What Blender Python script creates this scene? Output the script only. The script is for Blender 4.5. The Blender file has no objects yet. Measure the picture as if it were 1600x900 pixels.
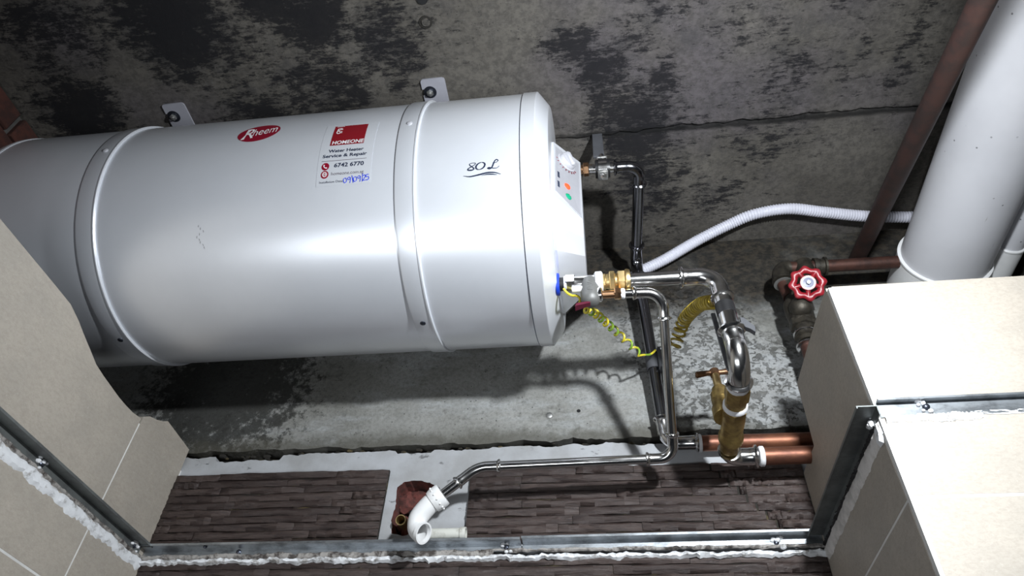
import bpy, math, random
import numpy as np
from mathutils import Vector, Matrix
random.seed(7)
sc = bpy.context.scene
COL = sc.collection
PI = math.pi

# ------------------------------------------------------------------ camera (at the origin, looking up into the void)
R0, R1, R2 = Vector((0.991344, 0.125138, 0.039707)), Vector((-0.059881, 0.700138, -0.711492)), Vector((-0.116835, 0.702956, 0.701571))
cd = bpy.data.cameras.new('camera'); cam = bpy.data.objects.new('camera', cd); COL.objects.link(cam)
rt, up, bk = R0, -R1, -R2
cam.matrix_world = Matrix(((rt.x, up.x, bk.x, 0), (rt.y, up.y, bk.y, 0), (rt.z, up.z, bk.z, 0), (0, 0, 0, 1)))
cd.sensor_width = 36.0; cd.lens = 1096.4 / 1600 * 36; cd.clip_start = 0.01
sc.camera = cam
# ------------------------------------------------------------------ world, light, exposure
w = bpy.data.worlds.new('world'); sc.world = w; w.use_nodes = True
w.node_tree.nodes['Background'].inputs[0].default_value = (0.55, 0.62, 0.75, 1)
w.node_tree.nodes['Background'].inputs[1].default_value = 0.012
def lamp(name, loc, power, radius, color, target=None, cone=None, blend=0.6):
    l = bpy.data.lights.new(name, 'SPOT' if target else 'POINT'); l.energy = power; l.shadow_soft_size = radius; l.color = color
    o = bpy.data.objects.new(name, l); COL.objects.link(o); o.location = loc
    if target:
        l.spot_size = math.radians(cone); l.spot_blend = blend
        o.rotation_euler = (Vector(target) - Vector(loc)).to_track_quat('-Z', 'Y').to_euler()
    return o
lamp('work_light', (0.33, 0.11, 0.58), 47, 0.022, (0.91, 0.96, 1.0), (0.0, 0.80, 0.68), 160, 1.0)
al = bpy.data.lights.new('heater_fill_light', 'AREA'); al.shape = 'RECTANGLE'; al.size = 1.0; al.size_y = 0.26; al.energy = 4.3; al.color = (0.90, 0.95, 1.0)  # added unseen fill below the camera, stretched to lay a bright band on the heater
ao = bpy.data.objects.new('heater_fill_light', al); COL.objects.link(ao); ao.location = (-0.50, -0.05, -0.35)
ao.rotation_euler = (Vector((-0.45, 0.75, 0.85)) - ao.location).to_track_quat('-Z', 'Y').to_euler()
sc.view_settings.view_transform = 'Standard'; sc.view_settings.look = 'None'
sc.view_settings.exposure = 0.32; sc.view_settings.gamma = 1.0; sc.view_settings.use_curve_mapping = False

# ------------------------------------------------------------------ mesh helpers
WP = {}
def wpos(o): return WP.get(o.name, Vector((0, 0, 0)))
def props(o, label=None, cat=None, group=None, kind=None):
    if label: o['label'] = label
    if cat: o['category'] = cat
    if group: o['group'] = group
    if kind: o['kind'] = kind
    return o
def thing(name, loc, label, cat, group=None, kind=None):
    o = bpy.data.objects.new(name, None); COL.objects.link(o); o.location = loc; o.empty_display_size = 0.02
    WP[o.name] = Vector(loc)
    return props(o, label, cat, group, kind)
def frame(axis, hint=None):
    a = Vector(axis).normalized()
    h = Vector(hint) if hint else (Vector((0, 0, 1)) if abs(a.z) < 0.9 else Vector((0, 1, 0)))
    u = (h - a * h.dot(a)).normalized(); return a, u, a.cross(u)
class MB:
    def __init__(s): s.v = []; s.f = []
    def add(s, vs, fs):
        n = len(s.v); s.v += [Vector(p) for p in vs]; s.f += [tuple(i + n for i in f) for f in fs]; return s
    def box(s, c, size, rot=None):
        c = Vector(c); hx, hy, hz = size[0] / 2, size[1] / 2, size[2] / 2
        vs = [Vector((x, y, z)) for x in (-hx, hx) for y in (-hy, hy) for z in (-hz, hz)]
        if rot is not None: vs = [rot @ p for p in vs]
        return s.add([c + p for p in vs], [(0, 1, 3, 2), (4, 6, 7, 5), (0, 4, 5, 1), (2, 3, 7, 6), (0, 2, 6, 4), (1, 5, 7, 3)])
    def bbox(s, c, size, b=0.002, rot=None):              # box with chamfered edges
        c = Vector(c); h = [q / 2 for q in size]; vs = []; idx = {}
        for sx in (-1, 1):
            for sy in (-1, 1):
                for sz in (-1, 1):
                    for k in range(3):
                        p = [sx * (h[0] - b), sy * (h[1] - b), sz * (h[2] - b)]; p[k] = (sx, sy, sz)[k] * h[k]
                        idx[(sx, sy, sz, k)] = len(vs); vs.append(Vector(p))
        fs = []
        for k in range(3):
            o1, o2 = (k + 1) % 3, (k + 2) % 3
            for sg in (-1, 1):
                q = []
                for a, d in ((-1, -1), (1, -1), (1, 1), (-1, 1)):
                    t = [0, 0, 0]; t[k] = sg; t[o1] = a; t[o2] = d; q.append(idx[(t[0], t[1], t[2], k)])
                fs.append(tuple(q if sg > 0 else q[::-1]))
            for a in (-1, 1):
                for d in (-1, 1):
                    t0 = [0, 0, 0]; t0[o1] = a; t0[o2] = d; t0[k] = -1; t1 = list(t0); t1[k] = 1
                    q = [idx[(*t0, o1)], idx[(*t1, o1)], idx[(*t1, o2)], idx[(*t0, o2)]]
                    fs.append(tuple(q if a * d < 0 else q[::-1]))
        for sx in (-1, 1):
            for sy in (-1, 1):
                for sz in (-1, 1):
                    q = [idx[(sx, sy, sz, k)] for k in range(3)]; fs.append(tuple(q if sx * sy * sz > 0 else q[::-1]))
        if rot is not None: vs = [rot @ p for p in vs]
        return s.add([c + p for p in vs], fs)
    def tube(s, path, rad, seg=20, cap=True, hint=None):
        P = [Vector(p) for p in path]; n = len(P)
        rr = rad if isinstance(rad, (list, tuple)) else [rad] * n
        T = [(P[min(i + 1, n - 1)] - P[max(i - 1, 0)]).normalized() for i in range(n)]
        _, u, v = frame(T[0], hint); vs = []
        for i in range(n):
            u = (u - T[i] * u.dot(T[i])).normalized(); v = T[i].cross(u)
            for k in range(seg):
                a = 2 * PI * k / seg; vs.append(P[i] + (u * math.cos(a) + v * math.sin(a)) * rr[i])
        fs = [(i * seg + k, i * seg + (k + 1) % seg, (i + 1) * seg + (k + 1) % seg, (i + 1) * seg + k) for i in range(n - 1) for k in range(seg)]
        if cap: fs += [tuple(range(seg))[::-1], tuple((n - 1) * seg + k for k in range(seg))]
        return s.add(vs, fs)
    def lathe(s, o, axis, prof, seg=28, cap=True, hint=None, ph=0.0):   # prof: (t along axis, radius)
        o = Vector(o); a, u, v = frame(axis, hint); vs = []
        for t, r in prof:
            for k in range(seg):
                q = 2 * PI * k / seg + ph; vs.append(o + a * t + (u * math.cos(q) + v * math.sin(q)) * r)
        n = len(prof)
        fs = [(i * seg + k, i * seg + (k + 1) % seg, (i + 1) * seg + (k + 1) % seg, (i + 1) * seg + k) for i in range(n - 1) for k in range(seg)]
        if cap: fs += [tuple(range(seg))[::-1], tuple((n - 1) * seg + k for k in range(seg))]
        return s.add(vs, fs)
    def hexa(s, o, axis, t0, t1, r, hint=None, ph=0.0):
        b = min(0.0012, (t1 - t0) * 0.2)
        return s.lathe(o, axis, [(t0, r * .9), (t0 + b, r), (t1 - b, r), (t1, r * .9)], 6, True, hint, ph)
    def prism(s, front, back):                           # two matching loops of points
        n = len(front)
        return s.add(list(front) + list(back), [tuple(range(n)), tuple(range(2 * n - 1, n - 1, -1))] + [(i, i + n, (i + 1) % n + n, (i + 1) % n) for i in range(n)])
    def ball(s, c, r, seg=12, rings=7, sc3=(1, 1, 1)):
        c = Vector(c); vs = []
        for i in range(1, rings):
            t = PI * i / rings
            for k in range(seg):
                a = 2 * PI * k / seg; vs.append(c + Vector((r * sc3[0] * math.sin(t) * math.cos(a), r * sc3[1] * math.sin(t) * math.sin(a), r * sc3[2] * math.cos(t))))
        fs = [(i * seg + k, (i + 1) * seg + k, (i + 1) * seg + (k + 1) % seg, i * seg + (k + 1) % seg) for i in range(rings - 2) for k in range(seg)]
        m = len(vs); vs += [c + Vector((0, 0, r * sc3[2])), c - Vector((0, 0, r * sc3[2]))]
        fs += [(m, k, (k + 1) % seg) for k in range(seg)] + [(m + 1, (rings - 2) * seg + (k + 1) % seg, (rings - 2) * seg + k) for k in range(seg)]
        return s.add(vs, fs)
    def build(s, name, mat, parent=None, sharp=38, label=None, cat=None, group=None, kind=None, recalc=True):
        lo = Vector([min(p[i] for p in s.v) for i in range(3)]); hi = Vector([max(p[i] for p in s.v) for i in range(3)])
        c = (lo + hi) / 2
        me = bpy.data.meshes.new(name); me.from_pydata([tuple(p - c) for p in s.v], [], s.f)
        if recalc:
            import bmesh
            bm = bmesh.new(); bm.from_mesh(me); bmesh.ops.recalc_face_normals(bm, faces=bm.faces); bm.to_mesh(me); bm.free()
        me.polygons.foreach_set('use_smooth', [True] * len(me.polygons)); me.set_sharp_from_angle(angle=math.radians(sharp))
        for m in (mat if isinstance(mat, (list, tuple)) else [mat]): me.materials.append(m)
        o = bpy.data.objects.new(name, me); COL.objects.link(o)
        if parent is not None: o.parent = parent; o.location = c - wpos(parent)
        else: o.location = c
        WP[o.name] = c
        return props(o, label, cat, group, kind)
def bez(pts, n=10):                                      # Catmull-Rom through points
    P = [Vector(p) for p in pts]; P = [P[0] * 2 - P[1]] + P + [P[-1] * 2 - P[-2]]; out = []
    for i in range(1, len(P) - 2):
        for k in range(n):
            t = k / n; a, b, c, d = P[i - 1:i + 3]
            out.append(0.5 * ((2 * b) + (c - a) * t + (2 * a - 5 * b + 4 * c - d) * t * t + (3 * b - a - 3 * c + d) * t ** 3))
    out.append(P[-2]); return out
_LAT = [random.Random(99).uniform(-1, 1) for _ in range(1)]
_rl = random.Random(77); _LAT = [_rl.uniform(-1, 1) for _ in range(1024)]
def vn(x, s=0):                                          # ragged 1-D value noise, three octaves
    t = 0
    for f, a in ((45, .55), (120, .3), (330, .25)):
        q = x * f + s * 37.3; i = math.floor(q); u = q - i; t += a * (_LAT[(i + s * 131) % 1024] * (1 - u) + _LAT[(i + 1 + s * 131) % 1024] * u)
    return t
def wob(x, s=0.0): return 0.5 * math.sin(x * 61 + s) + 0.3 * math.sin(x * 143 + 1.7 * s + 1) + 0.2 * math.sin(x * 317 + 2.9 * s)

# ------------------------------------------------------------------ materials
class NT:
    def __init__(s, name):
        s.m = bpy.data.materials.new(name); s.m.use_nodes = True; s.t = s.m.node_tree; s.b = s.t.nodes['Principled BSDF']
    def n(s, kind, **kw):
        nd = s.t.nodes.new(kind)
        for k, v in kw.items():
            if hasattr(nd, k): setattr(nd, k, v)
        return nd
    def set(s, sock, v):
        if isinstance(v, bpy.types.NodeSocket): s.t.links.new(v, sock)
        elif isinstance(v, (int, float)) and sock.type == 'RGBA': sock.default_value = (v, v, v, 1)
        else: sock.default_value = v if not (isinstance(v, tuple) and len(v) == 3 and sock.type == 'RGBA') else (*v, 1)
    def pos(s): return s.n('ShaderNodeNewGeometry').outputs['Position']
    def mapping(s, vec, scale=(1, 1, 1), loc=(0, 0, 0), rot=(0, 0, 0)):
        m = s.n('ShaderNodeMapping'); s.set(m.inputs[0], vec); m.inputs['Scale'].default_value = scale; m.inputs['Location'].default_value = loc; m.inputs['Rotation'].default_value = rot; return m.outputs[0]
    def noise(s, vec, scale, detail=6, rough=0.6, dist=0.0):
        k = s.n('ShaderNodeTexNoise'); s.set(k.inputs['Vector'], vec); k.inputs['Scale'].default_value = scale; k.inputs['Detail'].default_value = detail; k.inputs['Roughness'].default_value = rough; k.inputs['Distortion'].default_value = dist; return k.outputs['Fac']
    def voro(s, vec, scale, feature='F1', out='Distance'):
        k = s.n('ShaderNodeTexVoronoi'); k.feature = feature; s.set(k.inputs['Vector'], vec); k.inputs['Scale'].default_value = scale; return k.outputs[out]
    def ramp(s, f, a, b, va=0.0, vb=1.0, smooth=True):
        k = s.n('ShaderNodeMapRange'); k.interpolation_type = 'SMOOTHSTEP' if smooth else 'LINEAR'
        s.set(k.inputs[0], f); k.inputs[1].default_value = a; k.inputs[2].default_value = b; k.inputs[3].default_value = va; k.inputs[4].default_value = vb; return k.outputs[0]
    def math(s, op, a, b=None, clamp=False):
        k = s.n('ShaderNodeMath'); k.operation = op; k.use_clamp = clamp; s.set(k.inputs[0], a)
        if b is not None: s.set(k.inputs[1], b)
        return k.outputs[0]
    def mix(s, f, a, b, mode='MIX'):
        k = s.n('ShaderNodeMix'); k.data_type = 'RGBA'; k.blend_type = mode; s.set(k.inputs[0], f); s.set(k.inputs[6], a); s.set(k.inputs[7], b); return k.outputs[2]
    def bump(s, h, strength=0.3, dist=0.002):
        k = s.n('ShaderNodeBump'); k.inputs['Strength'].default_value = strength; k.inputs['Distance'].default_value = dist; s.set(k.inputs['Height'], h); s.set(s.b.inputs['Normal'], k.outputs[0])
    def blob(s, pos, c, r):                              # 1 at centre, 0 at r
        k = s.n('ShaderNodeVectorMath'); k.operation = 'DISTANCE'; s.set(k.inputs[0], pos); k.inputs[1].default_value = c
        return s.ramp(k.outputs['Value'], 0, r, 1, 0)
    def out(s, col, rough=0.6, metal=0.0, spec=None):
        s.set(s.b.inputs['Base Color'], col); s.set(s.b.inputs['Roughness'], rough); s.b.inputs['Metallic'].default_value = metal
        if spec is not None: s.b.inputs['Specular IOR Level'].default_value = spec
        return s.m
def plain(name, col, rough=0.5, metal=0.0, var=0.12, vs=40, bump=0.0, bs=200, spec=None):
    t = NT(name); p = t.pos(); f = t.noise(p, vs, 5)
    c2 = tuple(max(0, c * (1 - var * 2)) for c in col)
    if bump: t.bump(t.noise(p, bs, 3), bump, 0.001)
    return t.out(t.mix(t.ramp(f, .3, .75), col, c2), t.ramp(f, .3, .7, rough * .85, min(1, rough * 1.2)), metal, spec)

def soffit_material():
    t = NT('mouldy_soffit_concrete'); p = t.pos()
    base = t.mix(t.ramp(t.noise(p, 5, 6, .6), .3, .7), (.082, .075, .065), (.130, .120, .106))
    base = t.mix(t.ramp(t.noise(t.mapping(p, (1, 1, 1), (3, 1, 0)), 3, 3), .45, .7), base, (.098, .088, .093))
    fine = t.noise(p, 90, 6, .7)
    base = t.mix(t.ramp(fine, .36, .62, .55, 0), base, (.045, .042, .040)); base = t.mix(t.ramp(t.noise(t.mapping(p, (.5, 1.6, 1)), 210, 5, .75), .52, .68, 0, .35), base, (.16, .152, .14))
    # mould: colonies with fringed outlines of their own
    blobs = [((-.70, .46, 1.163), .20, 1.0), ((-.52, .43, 1.163), .14, .75), ((-.45, .48, 1.163), .13, .85), ((-.34, .53, 1.163), .20, .58), ((-.48, .62, 1.163), .20, .60), ((-.62, .67, 1.163), .18, .62),
             ((-.93, .44, 1.163), .22, .62), ((-.97, .62, 1.163), .17, .85), ((-.02, .575, 1.163), .09, .62), ((.04, .64, 1.163), .13, .70), ((.10, .75, 1.163), .17, .80), ((.12, .68, 1.163), .12, .62),
             ((.115, .89, 1.163), .17, .66), ((.25, .94, 1.163), .12, .42), ((.34, .75, 1.163), .25, .36), ((.57, .66, 1.163), .13, .42), ((.05, 1.03, 1.163), .4, .25), ((.15, .55, 1.163), .30, .34), ((.42, .62, 1.163), .35, .30)]
    field = None
    for c, r, k in blobs:
        b = t.math('MULTIPLY', t.blob(p, c, r), k); field = b if field is None else t.math('MAXIMUM', field, b)
    left = t.blob(p, (-.80, .5, 1.163), .75)
    n1 = t.noise(t.mapping(p, (1.0, 1.5, 1)), 38, 9, .80); n2 = t.noise(t.mapping(p, (.42, 1.9, 1), (7, 3, 1)), 95, 6, .78); n0 = t.noise(p, 13, 4, .6)
    nn = t.math('ADD', t.math('ADD', t.math('MULTIPLY', n1, .42), t.math('MULTIPLY', n2, .33)), t.math('MULTIPLY', n0, .25))
    m = t.ramp(t.math('ADD', nn, t.math('MULTIPLY', field, .21)), .562, .635)
    soft = t.ramp(t.math('ADD', t.noise(p, 15, 7, .75), t.math('MULTIPLY', field, .30)), .55, .85, 0, .72)
    c = t.mix(soft, base, (.050, .048, .050)); c = t.mix(t.math('MULTIPLY', m, .9), c, (.013, .013, .015))
    # speckles
    sp = t.ramp(t.voro(p, 150), .10, .16, 1, 0); spm = t.math('MULTIPLY', sp, t.ramp(t.noise(p, 9, 3), .5, .62))
    c = t.mix(t.math('MULTIPLY', spm, .8), c, (.02, .02, .022))
    # dark stain along the formwork joint and scratches
    sx = t.n('ShaderNodeSeparateXYZ'); t.set(sx.inputs[0], p)
    jd = t.math('ABSOLUTE', t.math('SUBTRACT', sx.outputs[1], t.math('ADD', .763, t.math('MULTIPLY', t.math('SUBTRACT', t.noise(p, 45, 4), .5), .012))))
    jm = t.math('MULTIPLY', t.ramp(jd, .002, .011, .85, 0), t.ramp(sx.outputs[0], -.12, 0.0))
    c = t.mix(jm, c, (.012, .012, .012))
    t.bump(t.math('ADD', fine, t.math('MULTIPLY', m, -.5)), .5, .002)
    return t.out(c, .92, 0, .08)
def wall_concrete():
    t = NT('rough_wall_concrete'); p = t.pos()
    base = t.mix(t.ramp(t.noise(p, 5, 8, .62), .30, .70), (.36, .36, .345), (.215, .213, .195))
    base = t.mix(t.ramp(t.noise(t.mapping(p, (.6, 1, 2.0), (2, 0, 4)), 11, 8, .72), .46, .74, 0, .7), base, (.44, .46, .47))
    fine = t.noise(p, 150, 8, .78); mid = t.noise(t.mapping(p, (1, 1, 1.3)), 48, 8, .72)
    base = t.mix(t.ramp(fine, .30, .60, .45, 0), base, (.07, .068, .062))
    # grime clouds and pinholes
    base = t.mix(t.ramp(t.math('ADD', mid, t.math('MULTIPLY', t.math('SUBTRACT', t.noise(p, 7, 3), .5), .5)), .52, .72, 0, .65), base, (.10, .098, .088))
    pin = t.math('MULTIPLY', t.ramp(t.voro(p, 95), .07, .13, 1, 0), t.ramp(t.noise(p, 21, 4), .46, .56))
    base = t.mix(t.math('MULTIPLY', pin, .85), base, (.03, .03, .03))
    # flaked bluish skin with dark edged pits, strongest at the right
    right = t.math('MAXIMUM', t.blob(p, (.27, 1.06, .76), .20), t.math('MULTIPLY', t.blob(p, (.17, 1.06, .90), .19), .9))
    fl = t.noise(t.mapping(p, (1, 1, 1.25)), 70, 9, .75, .3)
    skin = t.math('MULTIPLY', t.ramp(right, .12, .5), t.ramp(fl, .44, .52)); base = t.mix(t.math('MULTIPLY', skin, .22), base, (.40, .415, .44))
    edge = t.ramp(t.math('ABSOLUTE', t.math('SUBTRACT', fl, .455)), .004, .030, 1, 0)
    pit = t.math('MULTIPLY', t.math('MAXIMUM', edge, t.ramp(fl, .37, .43, 1, 0)), t.ramp(right, .05, .35))
    base = t.mix(t.math('MULTIPLY', pit, t.ramp(t.noise(p, 15, 4), .38, .62, .35, .9)), base, (.055, .053, .050))
    dk = t.ramp(t.math('ADD', t.noise(p, 48, 9, .80), t.math('MULTIPLY', t.blob(p, (-.74, 1.06, .82), .32), .36)), .60, .74)
    base = t.mix(t.math('MULTIPLY', dk, .85), base, (.022, .022, .020))
    # damp, dirty top by the soffit and dirty lower edge
    sx = t.n('ShaderNodeSeparateXYZ'); t.set(sx.inputs[0], p); z = sx.outputs[2]
    wz = t.math('ADD', z, t.math('MULTIPLY', t.math('SUBTRACT', t.noise(p, 20, 7, .7), .5), .09))
    base = t.mix(t.math('MULTIPLY', t.ramp(wz, .90, 1.01, 0, .93), t.ramp(t.noise(p, 9, 3), .25, .5, .8, 1)), base, t.mix(t.ramp(mid, .42, .62), (.010, .0085, .007), (.045, .036, .026)))
    base = t.mix(t.ramp(wz, .680, .712, .7, 0), base, (.08, .075, .06))
    t.bump(t.math('ADD', fine, t.math('MULTIPLY', t.math('ADD', pit, pin), -.7)), .7, .003)
    return t.out(base, .92, 0, .08)
def plaster_material():
    t = NT('grey_skim_plaster'); p = t.pos()
    c = t.mix(t.ramp(t.noise(p, 12, 6), .35, .7), (.40, .41, .43), (.31, .312, .315))
    k = t.ramp(t.math('ADD', t.noise(t.mapping(p, (1, 1, 2)), 22, 7, .7), 0), .62, .68)
    c = t.mix(t.math('MULTIPLY', k, .7), c, (.06, .06, .06)); f = t.noise(p, 160, 4); t.bump(f, .4, .001)
    return t.out(c, .85)
def beige_tile_material():
    t = NT('beige_stone_tile'); p = t.pos(); r = t.n('ShaderNodeObjectInfo').outputs['Random']
    c = t.mix(t.ramp(t.noise(t.mapping(p, (1, 1, 1.4)), 11, 7, .6), .35, .7), (.42, .375, .32), (.365, .33, .285))
    c = t.mix(t.ramp(t.noise(t.mapping(p, (.8, .8, 1.5)), 170, 6, .78), .34, .60, .42, 0), c, (.27, .235, .195))
    c = t.mix(t.ramp(t.noise(t.mapping(p, (1, 1, 1), (4, 4, 4)), 240, 3, .7), .60, .72, 0, .35), c, (.55, .50, .44))
    c = t.mix(t.math('MULTIPLY', r, .12), c, (.50, .46, .40))
    # dusty plaster smears
    sm = t.ramp(t.noise(t.mapping(p, (3, 3, .8), (0, 0, 0), (.6, 0, 0)), 26, 7, .75), .66, .74, 0, .5)
    c = t.mix(t.math('MULTIPLY', sm, t.ramp(t.noise(p, 4, 2), .5, .6)), c, (.60, .57, .54))
    t.bump(t.noise(p, 260, 4), .12, .001)
    return t.out(c, .55, 0, .35)
def brown_strip_material():
    t = NT('brown_ledge_tile'); p = t.pos(); r = t.n('ShaderNodeObjectInfo').outputs['Random']
    v = t.mapping(p, (.8, 1, 5.0)); g = t.noise(v, 30, 8, .72, .8)
    c = t.mix(r, (.040, .027, .024), (.072, .051, .045)); c = t.mix(t.ramp(g, .32, .58, .75, 0), c, (.016, .010, .010))
    dust = t.math('MULTIPLY', t.ramp(t.noise(t.mapping(p, (1, 1, 5), (5, 0, 2)), 42, 8, .8, 1.2), .54, .70), t.ramp(t.noise(p, 7, 3), .42, .6, .15, 1))
    right = t.blob(p, (.22, 1.05, .55), .42)
    c = t.mix(t.math('MULTIPLY', dust, t.math('ADD', .35, t.math('MULTIPLY', right, .5))), c, (.24, .21, .20))
    t.bump(g, .8, .003)
    return t.out(c, .5, 0, .45)
def mix_mat(name, a, b, scale, lo, hi, rough, metal=0.0, bump=0.0, map_s=(1, 1, 1), detail=7):
    t = NT(name); p = t.pos(); f = t.noise(t.mapping(p, map_s), scale, detail, .68)
    if bump: t.bump(f, bump, .002)
    return t.out(t.mix(t.ramp(f, lo, hi), a, b), rough, metal)
def stuff_emit(name, col, strength):
    t = NT(name); t.b.inputs['Emission Color'].default_value = (*col, 1); t.b.inputs['Emission Strength'].default_value = strength; return t.out(col, .3)
M = {}
M['soffit'] = soffit_material(); M['wallc'] = wall_concrete(); M['plaster'] = plaster_material(); M['beige'] = beige_tile_material(); M['brown'] = brown_strip_material()
M['groove'] = mix_mat('dirt_in_groove', (.018, .016, .013), (.11, .085, .035), 30, .5, .72, .95, 0, .6)
M['brick'] = mix_mat('red_clay_brick', (.075, .024, .016), (.04, .016, .013), 40, .35, .65, .9, 0, .7)
M['recess'] = mix_mat('broken_red_brick', (.15, .042, .034), (.055, .022, .018), 60, .35, .65, .95, 0, .9)
M['mortar'] = plain('cement_mortar', (.10, .095, .09), .95, 0, .2, 30, .5)
M['backer'] = plain('tile_adhesive_backing', (.14, .13, .12), .9, 0, .2, 50, .3)
M['grout'] = plain('pale_grout', (.74, .73, .71), .85, 0, .08)
M['residue'] = mix_mat('white_filler_residue', (.74, .75, .77), (.30, .285, .27), 55, .50, .68, .9, 0, .8)
M['residue_grey'] = mix_mat('grey_filler_residue', (.66, .63, .61), (.46, .44, .42), 45, .4, .7, .9, 0, .6)
M['residue_dirty'] = mix_mat('dirty_filler_edge', (.34, .32, .30), (.06, .05, .045), 60, .42, .62, .9, 0, .8)
M['galv'] = mix_mat('galvanised_steel', (.50, .53, .56), (.25, .265, .28), 26, .4, .66, .36, .9, .15, (1, 1, 2))
M['galv_dull'] = mix_mat('dull_galvanised_steel', (.22, .235, .23), (.15, .155, .155), 24, .4, .66, .55, .7, .15)
def enamel(name, col):
    t = NT(name); t.b.inputs['Coat Weight'].default_value = 1.0; t.b.inputs['Coat IOR'].default_value = 1.8; t.b.inputs['Coat Roughness'].default_value = .32
    return t.out(t.mix(t.ramp(t.noise(t.pos(), 14, 4), .3, .7), col, tuple(c * .97 for c in col)), .34, .40, .9)
M['white_paint'] = enamel('white_enamel_paint', (.82, .845, .90))
M['white_cap'] = enamel('white_plastic_cap', (.83, .85, .90))
M['panel_grey'] = plain('shaded_grey_panel_sheet', (.30, .30, .325), .5, 0, .03)  # grey sheet, deepened to carry the weaker grazing light on this face
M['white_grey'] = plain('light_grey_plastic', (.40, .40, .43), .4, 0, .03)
M['bracket'] = plain('painted_steel_bracket', (.33, .33, .37), .4, 0, .05)
M['seam'] = plain('dark_seam_line', (.10, .12, .17), .6)
M['chrome'] = plain('polished_stainless_steel', (.74, .73, .72), .19, 1.0, .06, 30)
M['valve_grey'] = plain('matt_cast_grey_metal', (.17, .17, .165), .55, .5, .08)
M['riser'] = plain('stainless_steel_dark_reflection', (.22, .22, .235), .2, 1.0, .06, 30)  # stainless with its dark reflections put into the base colour
M['steel'] = plain('brushed_dull_steel', (.42, .42, .41), .48, .9, .1, 60)
M['darksteel'] = plain('dark_zinc_steel', (.10, .11, .14), .32, .9, .2, 60)
M['brass'] = plain('bright_brass', (.82, .62, .30), .38, 1.0, .1, 60)
M['brass_rough'] = mix_mat('cast_brass', (.50, .36, .13), (.28, .19, .08), 80, .35, .7, .42, .9, .3)
M['copperbr'] = plain('copper_toned_brass', (.62, .36, .20), .28, 1.0, .1)
M['bronze'] = mix_mat('brown_bronze', (.20, .105, .055), (.11, .06, .035), 60, .35, .7, .4, .7, .3)
M['copper'] = mix_mat('aged_copper', (.33, .135, .075), (.13, .055, .038), 28, .38, .7, .46, .7, .15, (.4, 1, 1))
M['oldbrass'] = mix_mat('shaded_tarnished_bronze', (.060, .052, .040), (.026, .023, .019), 70, .35, .7, .5, .6, .5)  # tarnish darkened further so the colour carries the column's shade
M['oldcopper'] = mix_mat('shaded_tarnished_copper', (.085, .036, .026), (.04, .02, .016), 60, .35, .7, .55, .5, .3)  # same column shade mixed into the tarnished copper colour
M['rust'] = mix_mat('rust_brown_paint', (.045, .020, .016), (.026, .015, .013), 40, .4, .65, .6, 0, .3)
M['red'] = mix_mat('red_enamel', (.27, .012, .020), (.14, .008, .013), 60, .45, .75, .33, 0, .3)
M['maroon'] = plain('dark_red_plastic', (.10, .008, .025), .4)
M['blue'] = plain('blue_plastic', (.01, .05, .50), .4)
M['bluelabel'] = plain('blue_badge', (.05, .06, .16), .4)
M['black'] = plain('black_rubber', (.012, .012, .013), .45)
M['dgrey'] = plain('dark_grey_plastic', (.075, .077, .085), .5)
M['tape'] = plain('white_thread_tape', (.80, .80, .82), .7, 0, .08, 80, .5)
M['pvc'] = None
def pvc_material():
    t = NT('scuffed_grey_white_pvc'); p = t.pos()
    c = t.mix(t.ramp(t.noise(p, 6, 4), .35, .7), (.63, .63, .66), (.57, .57, .60))
    s = t.math('MULTIPLY', t.ramp(t.noise(t.mapping(p, (1, .12, 1), (0, 0, 0), (0, 0, .15)), 70, 5, .7), .66, .70), t.ramp(t.noise(p, 9, 3), .5, .62))
    c = t.mix(t.math('MULTIPLY', s, .8), c, (.16, .13, .10)); k = t.math('MULTIPLY', t.ramp(t.voro(p, 60), .07, .11, 1, 0), t.ramp(t.noise(p, 12, 2), .52, .6))
    c = t.mix(t.math('MULTIPLY', k, .8), c, (.08, .08, .09)); t.bump(t.noise(p, 30, 4), .1, .001)
    return t.out(c, .38, 0, .45)
M['pvc'] = pvc_material()
M['pvcw'] = plain('white_pvc', (.80, .80, .80), .32, 0, .03)
M['pvcold'] = mix_mat('off_white_pvc', (.60, .60, .55), (.34, .33, .29), 60, .45, .7, .6)
M['hose'] = plain('white_corrugated_plastic', (.66, .66, .74), .45, 0, .04)
M['redprint'] = plain('crimson_print', (.22, .005, .02), .4, 0, .03)
M['redblock'] = plain('maroon_print', (.20, .006, .012), .4, 0, .03)
M['ink'] = plain('navy_ink', (.012, .02, .05), .5)
M['pen'] = plain('blue_pen_ink', (.02, .05, .62), .5)
M['greyink'] = plain('grey_ink', (.13, .11, .13), .5)
M['whiteprint'] = plain('white_print', (.80, .78, .80), .5)
M['film'] = enamel('clear_sticker_film', (.84, .865, .92))
M['ledred'] = stuff_emit('lit_red_lamp', (1.0, .06, .02), 1.1)
M['ledgreen'] = plain('green_lens', (.01, .30, .16), .2)
def wire_material():
    t = NT('yellow_green_wire'); p = t.pos(); f = t.noise(p, 55, 2, .5)
    return t.out(t.mix(t.ramp(f, .50, .56), (.62, .52, .035), (.20, .34, .03)), .4)
M['wire'] = wire_material()
M['wire2'] = plain('ochre_coiled_wire', (.50, .37, .05), .38, 0, .25, 90)

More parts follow.
